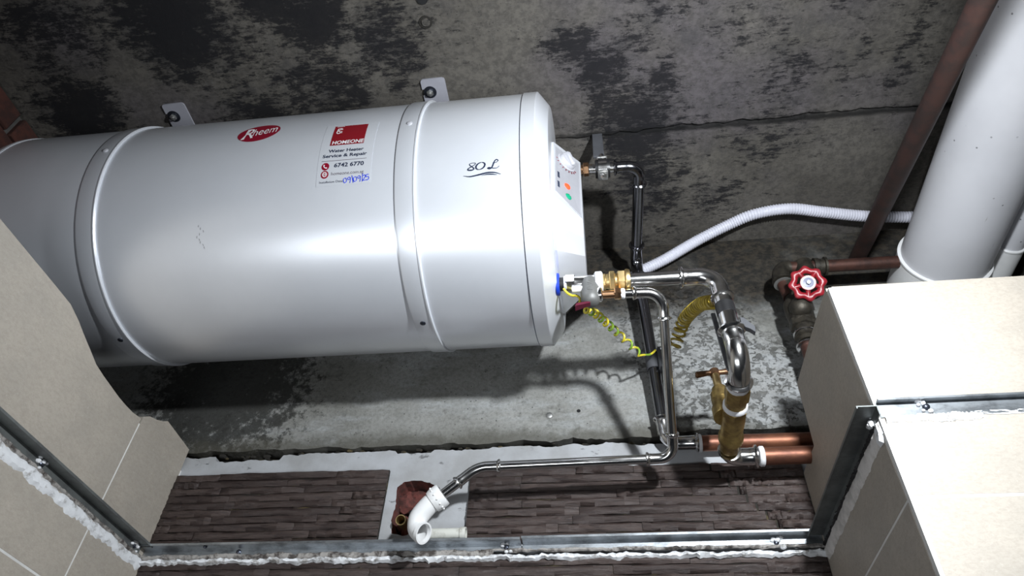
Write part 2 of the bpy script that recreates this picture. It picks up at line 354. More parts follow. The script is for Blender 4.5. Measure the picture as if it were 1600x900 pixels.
# ------------------------------------------------------------------ setting: soffit slab
YB = 1.06; ZS = 1.163; XL = -0.768; XR = 0.313
def soffit():
    mb = MB(); xs = [(-1.15 + 2.35 * i / 280) for i in range(281)]
    rows = []
    def yc(x): return .765 + .004 * wob(x * .35, 1) + .0025 * wob(x * 1.9, 3) - .01 * max(0, min(1, (x) / .3)) * .6
    def wd(x): return .0016 + .0012 * (1 + wob(x, 2)) if x > -.1 else .0004
    ys = [(-.35, 0), (.1, 0), (.35, 0), (.6, 0)]
    for y, z in ys: rows.append([(x, y, ZS) for x in xs])
    rows.append([(x, yc(x) - wd(x), ZS) for x in xs]); rows.append([(x, yc(x), ZS + .010) for x in xs]); rows.append([(x, yc(x) + wd(x), ZS - .0015) for x in xs])
    rows.append([(x, .90, ZS - .001) for x in xs]); rows.append([(x, 1.22, ZS) for x in xs])
    n = len(xs); vs = [p for r in rows for p in r]
    fs = [(j * n + i, j * n + i + 1, (j + 1) * n + i + 1, (j + 1) * n + i) for j in range(len(rows) - 1) for i in range(n - 1)]
    m = len(vs); vs += [(x, y, ZS + .15) for x, y in ((-1.15, -.35), (1.2, -.35), (1.2, 1.22), (-1.15, 1.22))]; fs.append((m, m + 1, m + 2, m + 3))
    mb.add(vs, fs); o = mb.build('ceiling', M['soffit'], kind='structure', recalc=False)
    # cast-in plug and open hole
    MB().lathe((-.26, .508, ZS + .002), (0, 0, -1), [(0, .0085), (.003, .0085), (.005, .0065), (.0055, .001)], 20).build('plug', M['soffit'], o)
    MB().lathe((-.26, .508, ZS + .002), (0, 0, -1), [(0, .0115), (.004, .0112), (.0042, .0088), (0, .0086)], 20, False).build('plug_rim', M['groove'], o)
    MB().lathe((-.258, .468, ZS - .001), (0, 0, -1), [(0, .010), (.002, .0085), (.0022, .001)], 14).build('tie_hole', M['black'], o)
    return o
CEIL = soffit()

# ------------------------------------------------------------------ back wall: concrete, groove, plaster, brown ledge tiles
WALL = thing('wall_back', (0, YB, .47), None, None, kind='structure')
def concrete_face():
    mb = MB(); nx, nz = 300, 30; x0, x1 = -1.15, 1.2; vs = []
    for j in range(nz + 1):
        for i in range(nx + 1):
            x = x0 + (x1 - x0) * i / nx; zb = .6765 + .0065 * vn(x * .5, 4) + .010 * max(0, min(1, (x - .08) / .1))
            z = zb + (ZS + .02 - zb) * j / nz; vs.append((x, YB + .0015 * wob(x * .8 + z, 2) * wob(z * 1.3 + x, 5), z))
    n = nx + 1; fs = [(j * n + i, j * n + i + 1, (j + 1) * n + i + 1, (j + 1) * n + i) for j in range(nz) for i in range(nx)]
    m = len(vs); vs += [(vs[i][0], YB + .05, vs[i][2] + .003) for i in range(n)]; fs += [(i, m + i, m + i + 1, i + 1) for i in range(nx)]
    mb.add(vs, fs); return mb.build('concrete_face', M['wallc'], WALL, recalc=False)
concrete_face()
MB().box((0.02, YB + .052, .668), (2.3, .03, .075)).build('groove', M['groove'], WALL)
MB().lathe((-.095, YB + .001, .728), (0, -1, 0), [(0, .0065), (.002, .0060), (.003, .0040), (.0031, .001)], 16).build('plug', M['steel'], WALL)
MB().lathe((-.042, YB + .001, .735), (0, -1, 0), [(0, .0040), (.0012, .0036), (.0013, .001)], 10).build('nail_hole', M['black'], WALL)
# rubble crumbs lying in the groove
mbx = MB(); rnd = random.Random(3)
for i in range(110):
    x = rnd.uniform(-.75, .31); s = rnd.uniform(.002, .0055)
    mbx.ball((x, YB + rnd.uniform(.004, .02), .664 + rnd.uniform(-.001, .008)), s, 6, 4, (1.6, 1, .8))
mbx.build('rubble', M['groove'], WALL, kind='stuff')
MB().box((0.02, YB + .13, .2), (2.3, .06, 1.0)).build('substrate', M['mortar'], WALL)
HOLE = [(-.357, .592), (-.345, .602), (-.325, .606), (-.300, .600), (-.281, .590), (-.276, .572), (-.283, .550), (-.300, .532), (-.312, .515), (-.330, .505), (-.352, .510), (-.357, .535), (-.353, .56)]
def inside(p, poly):
    c = False; n = len(poly)
    for i in range(n):
        (x1, y1), (x2, y2) = poly[i], poly[(i + 1) % n]
        if (y1 > p[1]) != (y2 > p[1]) and p[0] < (x2 - x1) * (p[1] - y1) / (y2 - y1) + x1: c = not c
    return c
def plaster():
    d = .0055; x0 = -.80; nx = int((.34 - x0) / d); nz = 37; z0 = .462; rnd = random.Random(5)
    top = lambda x: .6645 + .0045 * vn(x * .8, 6) - (.010 if -.71 < x < -.585 else 0) - (.007 if -.37 < x < -.30 else 0) - .007 * max(0, min(1, (x - .02) / .1))
    V = {}; vs = []; fs = []
    def vid(i, j):
        if (i, j) not in V:
            x = x0 + i * d; z = z0 + (top(x) - z0) * j / nz
            near = any(abs(x - hx) < .02 and abs(z - hz) < .02 for hx, hz in HOLE)
            V[(i, j)] = len(vs); vs.append((x + (rnd.uniform(-.0018, .0018) if near else 0), YB + rnd.uniform(-.0004, .0004), z + (rnd.uniform(-.0018, .0018) if near else 0)))
        return V[(i, j)]
    cells = set()
    for i in range(nx):
        for j in range(nz):
            x = x0 + (i + .5) * d; z = z0 + (top(x) - z0) * (j + .5) / nz
            if not inside((x, z), HOLE): cells.add((i, j))
    for i, j in cells: vid(i, j), vid(i + 1, j), vid(i + 1, j + 1), vid(i, j + 1)
    for (i, j), k in V.items():
        around = [(i + a, j + b) in cells for a in (-1, 0) for b in (-1, 0)]
        x, y, z = vs[k]
        if not all(around) and any(abs(x - hx) < .02 and abs(z - hz) < .02 for hx, hz in HOLE):
            best = None
            for q in range(len(HOLE)):
                a, b = Vector(HOLE[q]), Vector(HOLE[(q + 1) % len(HOLE)]); d = b - a; t = max(0, min(1, (Vector((x, z)) - a).dot(d) / d.dot(d))); c = a + d * t
                if best is None or (c - Vector((x, z))).length < best[0]: best = ((c - Vector((x, z))).length, c)
            vs[k] = (best[1].x + rnd.uniform(-.0008, .0008), y, best[1].y + rnd.uniform(-.0008, .0008))
    for i, j in cells: fs.append((vid(i, j), vid(i + 1, j), vid(i + 1, j + 1), vid(i, j + 1)))
    rim = MB(); top_mb = []
    for i, j in cells:                                    # returns into the depth along every free edge
        for di, dj, a, b in ((-1, 0, (i, j + 1), (i, j)), (1, 0, (i + 1, j), (i + 1, j + 1)), (0, 1, (i + 1, j + 1), (i, j + 1)), (0, -1, (i, j), (i + 1, j))):
            if (i + di, j + dj) not in cells:
                p, q = vs[vid(*a)], vs[vid(*b)]; hole = 0 <= i + di < nx and 0 <= j + dj < nz
                if dj == -1 and not hole: continue
                dd = .045 if hole else .03
                quad = [p, q, (q[0], q[1] + dd, q[2]), (p[0], p[1] + dd, p[2])]
                if hole: rim.add(quad, [(0, 1, 2, 3)])
                else: top_mb.append(quad)
    mb = MB(); mb.add(vs, fs)
    for q in top_mb: mb.add(q, [(0, 1, 2, 3)])
    mb.build('plaster', M['plaster'], WALL, recalc=False); rim.build('recess', M['recess'], WALL)
plaster()
# broken brick lumps in the recess
rnd = random.Random(9)
for k, (x, z, s) in enumerate([(-.318, .590, .022), (-.293, .578, .020), (-.345, .575, .017), (-.346, .545, .018), (-.305, .55, .015), (-.33, .520, .013), (-.345, .596, .012), (-.322, .512, .010)]):
    mb = MB().ball((0, 0, 0), 1, 9, 6); vv = [Vector((x, YB + .040 - .006 * (k % 3), z)) + Vector((p.x * s * 1.25, p.y * s * .7, p.z * s)) * rnd.uniform(.78, 1.15) for p in mb.v]
    m2 = MB(); m2.add(vv, mb.f); m2.build('brick_lump', M['recess'], WALL, sharp=20)
MB().box((-.32, YB + .058, .55), (.13, .02, .14)).build('recess_back', M['recess'], WALL)
MB().lathe((-.326, YB + .030, .560), (0, -1, -.3), [(0, .012), (.004, .0105), (.0042, .001)], 12).build('cavity', M['black'], WALL)
# brown ledge-stone tiles: every strip a piece of its own
def strip_mesh(seed):
    rnd = random.Random(seed); nx, nz = 8, 3; vs = []
    for j in range(nz + 1):
        for i in range(nx + 1):
            e = (j in (0, nz)) or (i in (0, nx))
            vs.append((i / nx, (-.45 if e else -1.0) + rnd.uniform(-.28, .28), j / nz + (rnd.uniform(-.12, .12) if 0 < j < nz else rnd.uniform(-.05, .05))))
    n = nx + 1; fs = [(j * n + i, j * n + i + 1, (j + 1) * n + i + 1, (j + 1) * n + i) for j in range(nz) for i in range(nx)]
    b = [i for i in range(n)] + [j * n + nx for j in range(1, nz + 1)] + [nz * n + i for i in range(nx - 1, -1, -1)] + [j * n for j in range(nz - 1, 0, -1)]
    m = len(vs); vs += [(vs[i][0], 0, vs[i][2]) for i in b]; L = len(b)
    fs += [(b[k], m + k, m + (k + 1) % L, b[(k + 1) % L]) for k in range(L)]
    me = bpy.data.meshes.new('strip'); me.from_pydata(vs, [], fs); me.materials.append(M['brown'])
    me.polygons.foreach_set('use_smooth', [True] * len(me.polygons)); me.set_sharp_from_angle(angle=math.radians(35)); return me
STRIPS = [strip_mesh(k) for k in range(9)]
def ledge_panel(x0, x1, z0, z1, seed, top_slope=0.0, cut=None, rows=None):
    rnd = random.Random(seed); rows = rows or max(1, round((z1 - z0) / .0142)); h = (z1 - z0) / rows
    t = MB().box(((x0 + x1) / 2, YB - .0028, (z0 + z1) / 2), (x1 - x0, .0054, z1 - z0 - .001)).build('tile', M['groove'], WALL)
    for r in range(rows):
        x = x0; first = True
        while x < x1 - .004:
            L = rnd.uniform(.08, .24) * (rnd.uniform(.3, 1) if first else 1); first = False; e = min(x1, x + L)
            if x1 - e < .03: e = x1
            segs = [(x, e)]
            if cut:                                       # crack through the tile: strips are split on its line
                cx = cut[0][0] + (cut[1][0] - cut[0][0]) * ((z0 + (r + .5) * h) - cut[0][1]) / (cut[1][1] - cut[0][1]) + rnd.uniform(-.0008, .0008)
                if x + .004 < cx < e - .004: segs = [(x, cx - .0014), (cx + .0014, e)]
            for a, b in segs:
                o = bpy.data.objects.new('strip', rnd.choice(STRIPS)); COL.objects.link(o); o.parent = t
                dp = rnd.uniform(.0032, .0075)
                o.location = Vector((a + .0003, YB - .005, z0 + r * h + .0004)) - WP[t.name]; o.scale = (b - a - .0008, dp, h - .0009)
            x = e
    return t
ledge_panel(XL, -.373, .488, .624, 1)
ledge_panel(-.229, XR, .488, .618, 2, cut=((.165, .618), (.262, .50)))
ledge_panel(XL, XR + .0, .345, .4655, 4)

# ------------------------------------------------------------------ beige tiles: left wall and boxed column
LW = thing('wall_left', (XL, .5, .3), None, None, kind='structure')
def yz_tile(poly, x, th, name, mat, parent, ins=.0008):
    MB().prism([(x, y, z) for y, z in poly], [(x - th, y, z) for y, z in poly]).build(name, mat, parent)
G = .0017
yz_tile([(.33, .363 + G), (.9055 - G, .363 + G), (.9055 - G, .646), (.880, .6415), (.858, .6405), (.835, .641), (.812, .643), (.785, .6455), (.762, .649), (.735, .659), (.710, .668), (.690, .676), (.663, .6835), (.629, .684), (.33, .684)], XL, .009, 'tile', M['beige'], LW)
yz_tile([(.9055 + G, .363 + G), (1.056, .363 + G), (1.056, .680), (.968, .684), (.9575, .6765), (.940, .668), (.921, .662), (.9055 + G, .652)], XL, .009, 'tile', M['beige'], LW)
yz_tile([(-.27, .363 + G), (.33 - 2 * G, .363 + G), (.33 - 2 * G, .684), (-.27, .684)], XL, .009, 'tile', M['beige'], LW)
for a, b in ((-.27, .30 - G), (.30 + G, .9055 - G), (.9055 + G, 1.056)): yz_tile([(a, .06), (b, .06), (b, .363 - G), (a, .363 - G)], XL, .009, 'tile', M['beige'], LW)
MB().box((XL - .0045, .395, .35), (.008, 1.33, .575)).build('grout', M['grout'], LW)
MB().prism([(XL - .010, y, z) for y, z in ((-.27, .0), (1.07, .0), (1.07, .67), (.97, .672), (.90, .634), (.75, .640), (.68, .668), (-.27, .672))], [(XL - .085, y, z) for y, z in ((-.27, .0), (1.07, .0), (1.07, .67), (.97, .672), (.90, .634), (.75, .640), (.68, .668), (-.27, .672))]).build('backing', M['backer'], LW)
# brick wall beyond the heater's far end
FL = thing('wall_far_left', (-1.09, .6, .6), None, None, kind='structure')
MB().box((-1.115, .35, .85), (.04, 1.6, .80)).build('mortar', M['mortar'], FL)
brick_me = None; rnd = random.Random(12)
for r in range(11):
    for k in range(8):
        y = -.41 + k * .205 + (.1 if r % 2 else 0); z = ZS - .0565 - r * .062
        if y + .195 > 1.06 or z < .5: continue
        if brick_me is None:
            b = MB().bbox((0, 0, 0), (.02, .195, .054), .003).build('brick', M['brick'], FL); brick_me = b
        else:
            b = brick_me.copy(); COL.objects.link(b); b.parent = FL
        b.location = Vector((-1.092 + rnd.uniform(-.003, .003), y + .0975, z + .027)) - WP[FL.name]
MB().box((1.17, .45, .8), (.04, 1.6, .76)).build('wall_far_right', M['wallc'], kind='structure')

BX = thing('wall_right', (XR, .72, .3), None, None, kind='structure')
ZG = .3755
FT = .69
def front_poly(x0, x1, z0, z1, parent=BX, name='tile', y=.72, th=.009, m='beige'):
    MB().prism([(x0, y, z0), (x1, y, z0), (x1, y, z1), (x0, y, z1)], [(x0, y + th, z0), (x1, y + th, z0), (x1, y + th, z1), (x0, y + th, z1)]).build(name, M[m], parent)
front_poly(XR + .0045, XR + .60, ZG + G, .684); front_poly(XR + .0045, XR + .60, .06, ZG - G)
MB().box((XR + .303, .7242, .375), (.60, .0078, .61)).build('grout', M['grout'], BX)
MB().box((XR + .0022, .7245, .3715), (.0040, .0075, .623)).build('corner_grout', M['grout'], BX)
def left_poly(poly): MB().prism([(XR, y, z) for y, z in poly], [(XR + .009, y, z) for y, z in poly]).build('tile', M['beige'], BX)
left_poly([(.7292, ZG + G), (1.052, ZG + G), (1.052, .594), (1.02, .5935), (.966, .590), (.961, .64), (.957, .700), (.85, .697), (.7292, .690)])
left_poly([(.7292, .06), (1.052, .06), (1.052, ZG - G), (.7292, ZG - G)])
MB().box((XR + .0045, .89, ZG), (.008, .32, .01)).build('grout', M['grout'], BX)
MB().prism([(XR + .0095, y, z) for y, z in ((.731, .06), (1.05, .06), (1.05, .588), (.963, .585), (.953, .694), (.731, .682))], [(XR + .022, y, z) for y, z in ((.731, .06), (1.05, .06), (1.05, .588), (.963, .585), (.953, .694), (.731, .682))]).build('backing', M['backer'], BX)
MB().box((XR + .312, .7355, .37), (.58, .012, .61)).build('backing', M['backer'], BX)

# ------------------------------------------------------------------ ceiling angle trims, screws and filler
def extrude_profile(mb, prof, p0, p1, out, jit=0.0):      # prof: (outward, up) loop; from p0 to p1
    p0, p1, o = Vector(p0), Vector(p1), Vector(out)
    mb.prism([p0 + o * a + Vector((0, 0, b)) for a, b in prof], [p1 + o * a + Vector((0, 0, b)) for a, b in prof]); return mb
LP = [(.0, .0), (.0013, .0), (.0013, .0115), (.021, .0115), (.021, .0095), (.0222, .0095), (.0222, .013), (.0, .013)]
def ragged(p0, p1, out, z_hi, z_lo, th, seed, n=120, amp=.35):
    """a lumpy band of old filler on a wall between two heights"""
    p0, p1, o = Vector(p0), Vector(p1), Vector(out); rnd = random.Random(seed); L = (p1 - p0).length; vs = []; rows = 5
    for i in range(n + 1):
        b = p0.lerp(p1, i / n); s = i / n * L
        hi = z_hi + (z_hi - z_lo) * amp * (.6 * wob(s * 1.1, seed) + rnd.uniform(-.25, .25)); lo = z_lo + (z_hi - z_lo) * amp * (.6 * wob(s * 1.4, seed + 2) + rnd.uniform(-.3, .3))
        for j in range(rows):
            f = j / (rows - 1); e = 0 if j in (0, rows - 1) else th * rnd.uniform(.45, 1.1); vs.append(b + o * e + Vector((0, 0, hi + (lo - hi) * f)))
    fs = [(i * rows + j, (i + 1) * rows + j, (i + 1) * rows + j + 1, i * rows + j + 1) for i in range(n) for j in range(rows - 1)]
    mb = MB(); mb.add(vs, fs); return mb
def screw(parent, c, axis, r=.0045, clump=True, seed=0):
    s = MB().lathe(c, axis, [(0, r), (.0015, r * .95), (.003, r * .55), (.0032, r * .2)], 14).build('screw', M['darksteel'], parent)
    if clump:
        rnd = random.Random(seed); mb = MB(); a = Vector(axis)
        for k in range(7):
            d = Vector((rnd.uniform(-1, 1), rnd.uniform(-1, 1), rnd.uniform(-.8, .9))); d -= a * d.dot(a)
            mb.ball(Vector(c) + d * .009 + a * .001, rnd.uniform(.0018, .0042), 7, 5, (1.2, 1.2, .9))
        mb.build('filler_clump', M['residue'], parent, sharp=25)
ZT = .472
T1 = thing('trim_1', (XL, .7, ZT), None, None, kind='structure')
extrude_profile(MB(), LP, (XL, -.25, ZT), (XL, 1.036, ZT), (1, 0, 0)).build('angle', M['galv_dull'], T1)
ragged((XL, -.25, 0), (XL, 1.05, 0), (1, 0, 0), .468, .4505, .0040, 3, 260, .32).build('filler', M['residue'], T1, recalc=False)
ragged((XL, -.25, 0), (XL, 1.05, 0), (1, 0, 0), .4735, .4665, .003, 8, 260, .3).build('filler_edge', M['residue_dirty'], T1, recalc=False)
screw(T1, (XL + .0015, .765, .478), (1, 0, 0), seed=1); screw(T1, (XL + .0015, 1.018, .478), (1, 0, 0), seed=2)
T2 = thing('trim_2', (-.2, YB, ZT), None, None, kind='structure')
YT = YB - .0105
extrude_profile(MB(), LP, (XL + .001, YT, ZT), (-.137, YT, ZT), (0, -1, 0)).build('angle', M['galv'], T2)
extrude_profile(MB(), LP, (-.135, YT - .0006, ZT + .0012), (XR - .001, YT - .0006, ZT + .004), (0, -1, 0)).build('angle', M['galv'], T2)
ragged((XL, YT, 0), (XR, YT, 0), (0, -1, 0), .4665, .4575, .0075, 5, 220, .5).build('filler', M['residue'], T2, recalc=False)
ragged((XL, YT, 0), (-.18, YT, 0), (0, -1, 0), .476, .465, .004, 11, 140, .35).build('filler_edge', M['residue_dirty'], T2, recalc=False)
ragged((-.20, YT, 0), (XR, YT, 0), (0, -1, 0), .4765, .471, .0035, 17, 120, .5).build('filler_edge', M['residue_dirty'], T2, recalc=False)
for k, x in enumerate((-.60, -.16, .245)): screw(T2, (x, YT - .0015, .478), (0, -1, 0), .004, k > 0, 20 + k)
screw(T2, (-.655, YT - .012, .4832), (0, 0, -1), .0032, False)
T3 = thing('trim_3', (XR, .9, ZT), None, None, kind='structure')
LP3 = [(.0, .0), (.0013, .0), (.0013, .011), (.022, .011), (.022, .009), (.0232, .009), (.0232, .0125), (.0, .0125)]
extrude_profile(MB(), LP3, (XR, .712, ZT + .001), (XR, 1.038, ZT + .001), (-1, 0, 0)).build('angle', M['galv_dull'], T3)
ragged((XR, .722, 0), (XR, 1.045, 0), (-1, 0, 0), .472, .450, .0035, 21, 90, .14).build('filler', M['residue_grey'], T3, recalc=False)
ragged((XR, .735, 0), (XR, 1.045, 0), (-1, 0, 0), .475, .4705, .004, 25, 90, .45).build('filler_edge', M['black'], T3, recalc=False)
screw(T3, (XR - .0015, .745, .479), (-1, 0, 0), .0042, True, 31)
MB().prism([(XR - .001, .722, .470), (XR - .001, .736, .466), (XR - .001, .742, .448), (XR - .001, .729, .446), (XR - .001, .722, .455)], [(XR - .005, .724, .468), (XR - .005, .734, .464), (XR - .005, .738, .452), (XR - .005, .730, .45), (XR - .005, .724, .456)]).build('filler_flake', M['residue'], T3)
T4 = thing('trim_4', (.5, .72, ZT), None, None, kind='structure')
LP4 = [(.0, .0), (.0013, .0), (.0013, .0185), (.009, .0185), (.009, .0175), (.0102, .0175), (.0102, .020), (.0, .020)]
extrude_profile(MB(), LP4, (XR + .002, .7195, ZT + .001), (XR + .60, .7195, ZT + .005), (0, -1, 0)).build('angle', M['galv'], T4)
ragged((XR + .006, .7195, 0), (XR + .11, .7195, 0), (0, -1, 0), .4775, .4665, .0025, 41, 60, .3).build('filler', M['residue'], T4, recalc=False)
ragged((XR + .09, .7195, 0), (XR + .60, .7195, 0), (0, -1, 0), .4785, .473, .0015, 43, 100, .3).build('filler', M['residue'], T4, recalc=False)
screw(T4, (XR + .054, .7175, .4845), (0, -1, 0), .0042, True, 44)

# ------------------------------------------------------------------ water heater
CY, CZ, HR = .777, .934, .214
H = thing('water_heater', (-.5, CY, ZS), 'large white horizontal cylindrical storage water heater slung under the mouldy concrete soffit', 'water heater')
def cylp(x, a, r=HR): a = math.radians(a); return Vector((x, CY + r * math.cos(a), CZ + r * math.sin(a)))
def xl(prof, seg=128): return MB().lathe((0, CY, CZ), (1, 0, 0), [(t, r) for t, r in prof], seg, True)
xl([(-.985, HR - .0005), (-.0965, HR - .0005)]).build('tank_jacket', M['white_paint'], H)
xl([(-1.035, .150), (-1.03, .178), (-1.018, .200), (-1.003, .212), (-.99, HR + .001), (-.984, HR + .001)]).build('end_cap', M['white_cap'], H)
xl([(-.9835, HR + .0003), (-.982, HR + .0012), (-.9805, HR + .0003)]).build('seam', M['white_cap'], H)
xl([(-.0965, HR - .002), (-.0955, HR + .0012), (-.0745, HR + .0012), (-.0735, HR + .0006), (-.0572, .1925), (-.056, .1900), (-.056, .02)]).build('end_cap', M['white_cap'], H, sharp=20)
xl([(-.0978, HR - .001), (-.0962, HR + .0003), (-.0950, HR - .001)]).build('seam', M['seam'], H)
for xa, xb in ((-.7875, -.7555), (-.2815, -.2505)):
    b = xl([(xa, HR - .001), (xa, HR + .0016), (xa + .002, HR + .0022), (xb - .004, HR + .0022), (xb - .0028, HR + .0034), (xb - .001, HR + .0034), (xb, HR + .002), (xb, HR - .001)]).build('mounting_band', M['white_paint'], H)
    for a, m in ((272, 'darksteel'), (181, 'white_grey')):
        p = cylp((xa + xb) / 2 - .001, a, HR + .002); d = p - Vector((p.x, CY, CZ))
        MB().lathe(p, d, [(0, .0045), (.0012, .0044), (.0022, .003), (.0024, .001)], 16).build('screw', M[m], b)
    # bracket plate: slotted ear bolted flat to the soffit
    xm = (xa + xb) / 2 - .005; x0, x1 = xm - .022, xm + .023; y0, y1 = .612, .79
    bx = xm - .014; by = y0 + .026
    loop = [(x0 + .005, y0), (x1 - .005, y0), (x1 - .0015, y0 + .0015), (x1, y0 + .005), (x1, y1), (x0, y1), (x0, by + .006), (bx, by + .006), (bx + .005, by), (bx, by - .006), (x0, by - .006), (x0, y0 + .005), (x0 + .0015, y0 + .0015)]
    br = MB().prism([(x, y, ZS - .0035) for x, y in loop], [(x, y, ZS - .0004) for x, y in loop]).build('bracket', M['bracket'], H)
    MB().box((xm, CY - .02, ZS - .0085), (.045, .11, .010)).build('bracket_web', M['bracket'], br)
    bo = MB().lathe((bx + .006, by, ZS - .0035), (0, 0, -1), [(0, .0118), (.0012, .0118), (.0014, .0088), (.0022, .0085), (.0024, .006)], 24).build('bolt', M['darksteel'], H)
    m = MB().hexa((bx + .006, by, ZS - .0056), (0, 0, -1), 0, .0045, .0068); m.lathe((bx + .006, by, ZS - .0098), (0, 0, -1), [(0, .0036), (.0025, .0036), (.003, .0028)], 14); m.build('nut', M['steel'], bo)
# --- plastic element cover with dial and lamps
BP = [(.655, .988), (.646, .835), (.668, .796), (.71, .783), (.80, .785), (.88, .81), (.915, .92), (.88, .99), (.80, 1.015), (.70, 1.012)]
TP = [(.700, .988), (.699, .835), (.714, .812), (.745, .803), (.80, .805), (.85, .83), (.87, .92), (.85, .96), (.80, .985), (.735, .990)]
mb = MB(); n = len(BP); XB0, XT0 = -.0565, -.0115
mb.add([(XB0, y, z) for y, z in BP] + [(XB0 + .004, y, z) for y, z in BP] + [(XT0 - (.004 if False else 0), y, z) for y, z in TP], [(i, (i + 1) % n, (i + 1) % n + n, i + n) for i in range(n)] + [(i + n, (i + 1) % n + n, (i + 1) % n + 2 * n, i + 2 * n) for i in range(n)] + [tuple(range(2 * n, 3 * n))])
cov = mb.build('element_cover', M['white_cap'], H, sharp=14)
A, B, Cq, Dq = Vector((XB0 + .004, .655, .988)), Vector((XB0 + .004, .646, .835)), Vector((XT0, .699, .835)), Vector((XT0, .700, .988))
pn = ((B - A).cross(Dq - A)).normalized()
if pn.x < 0: pn = -pn
pu = ((Dq - A) - (Dq - A).dot(pn) * pn).normalized(); pv = pn.cross(pu)
if pv.z < 0: pv = -pv
def panel(s, t): return A.lerp(Dq, s).lerp(B.lerp(Cq, s), t)
dc = panel(.44, .23)
plate = [panel(.05, .05), panel(.93, .05), panel(.95, .985), panel(.05, .90)]
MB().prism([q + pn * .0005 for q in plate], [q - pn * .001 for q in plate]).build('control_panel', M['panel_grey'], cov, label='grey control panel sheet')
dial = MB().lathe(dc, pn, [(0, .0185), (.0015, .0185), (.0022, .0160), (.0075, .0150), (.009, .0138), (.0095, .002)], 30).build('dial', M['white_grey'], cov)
rot = Matrix((pu, pv, pn)).transposed()
r2 = rot @ Matrix.Rotation(.5, 3, 'Z')
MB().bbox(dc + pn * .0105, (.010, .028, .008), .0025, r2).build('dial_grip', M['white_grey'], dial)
mb = MB()
for k in range(9):
    a = math.radians(-165 + k * 18); c = dc + (pu * math.cos(a) + pv * math.sin(a)) * .0215
    mb.box(c + pn * .0007, (.0014, .0036, .0004), rot @ Matrix.Rotation(a - PI / 2, 3, 'Z'))
mb.build('dial_marks', M['redprint'], cov)
for (s, t, m, nm) in ((.47, .65, 'ledred', 'lit red indicator lamp'), (.50, .815, 'ledgreen', 'green indicator lens')):
    c = panel(s, t); MB().lathe(c, pn, [(.0, .0062), (.0008, .0062), (.0022, .0045), (.0027, .0012)], 20).build('indicator_lamp', M[m], cov, label=nm)
mb = MB()
for s, t in ((.16, .57), (.16, .74)):
    for k in range(4): mb.box(panel(s, t) + pv * (.006 - .004 * k) + pn * .0007, (.0042, .0028, .0003), rot)
mb.build('lamp_caption', M['ink'], cov)
mb = MB(); q = [panel(.06, .06), panel(.92, .06), panel(.92, .97), panel(.06, .90)]
for i in range(4):
    a, b = q[i], q[(i + 1) % 4]; mb.tube([a + pn * .0005, b + pn * .0005], .00035, 6)
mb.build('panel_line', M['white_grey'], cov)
# --- print on the jacket
def text_tris(body, size, shear=0.0, spacing=1.0, width=None, align='CENTER', bold=0.0):
    cu = bpy.data.curves.new('t', 'FONT'); cu.body = body; cu.size = size; cu.shear = shear; cu.space_character = spacing; cu.align_x = align; cu.align_y = 'CENTER'; cu.offset = bold; cu.resolution_u = 3
    o = bpy.data.objects.new('t', cu); COL.objects.link(o); dg = bpy.context.evaluated_depsgraph_get(); me = o.evaluated_get(dg).to_mesh()
    vs = [v.co.copy() for v in me.vertices]; fs = [tuple(p.vertices) for p in me.polygons]
    o.evaluated_get(dg).to_mesh_clear(); bpy.data.objects.remove(o); bpy.data.curves.remove(cu)
    if width:
        w0 = max(v.x for v in vs) - min(v.x for v in vs); k = width / w0
        for v in vs: v.x *= k
    return vs, fs
def on_jacket(u, v, x, a, off, rotz=0.0):
    c, s = math.cos(rotz), math.sin(rotz); u, v = u * c - v * s, u * s + v * c
    return cylp(x + u, a - math.degrees(v / HR), HR - .0005 + off)
def jtext(name, body, x, a, size, mat, parent, off=.0006, rotz=0.0, **kw):
    vs, fs = text_tris(body, size, **kw); mb = MB(); mb.add([on_jacket(v.x, v.y, x, a, off, rotz) for v in vs], fs); return mb.build(name, mat, parent, recalc=False)
def jpoly(mb, pts, x, a, off, rotz=0.0): return mb.add([on_jacket(u, v, x, a, off, rotz) for u, v in pts], [tuple(range(len(pts)))])
def jgrid(mb, u0, u1, v0, v1, x, a, off, n=8):
    vs = [on_jacket(u, v0 + (v1 - v0) * j / n, x, a, off) for j in range(n + 1) for u in (u0, u1)]; return mb.add(vs, [(2 * j, 2 * j + 1, 2 * j + 3, 2 * j + 2) for j in range(n)])
def jellipse(mb, x, a, ru, rv, off, rotz=0.0, n=40, rings=4):
    vs = [on_jacket(0, 0, x, a, off)]; fs = []
    for k in range(1, rings + 1):
        for i in range(n): vs.append(on_jacket(ru * k / rings * math.cos(2 * PI * i / n), rv * k / rings * math.sin(2 * PI * i / n), x, a, off, rotz))
    fs += [(0, 1 + i, 1 + (i + 1) % n) for i in range(n)] + [(1 + (k - 1) * n + i, 1 + k * n + i, 1 + k * n + (i + 1) % n, 1 + (k - 1) * n + (i + 1) % n) for k in range(1, rings) for i in range(n)]
    return mb.add(vs, fs)
def jstroke(mb, pts, x, a, off, w, rotz=0.0, nn=8):
    P = bez([(p[0], p[1], 0) for p in pts], nn); n = len(P); L, Rr_ = [], []
    for i, p in enumerate(P):
        d = P[min(i + 1, n - 1)] - P[max(i - 1, 0)]; d.normalize(); nr = Vector((-d.y, d.x, 0)); ww = w(i / (n - 1)) if callable(w) else w
        L.append(on_jacket(p.x + nr.x * ww, p.y + nr.y * ww, x, a, off, rotz)); Rr_.append(on_jacket(p.x - nr.x * ww, p.y - nr.y * ww, x, a, off, rotz))
    return mb.add(L + Rr_, [(i, i + 1, n + i + 1, n + i) for i in range(n - 1)])
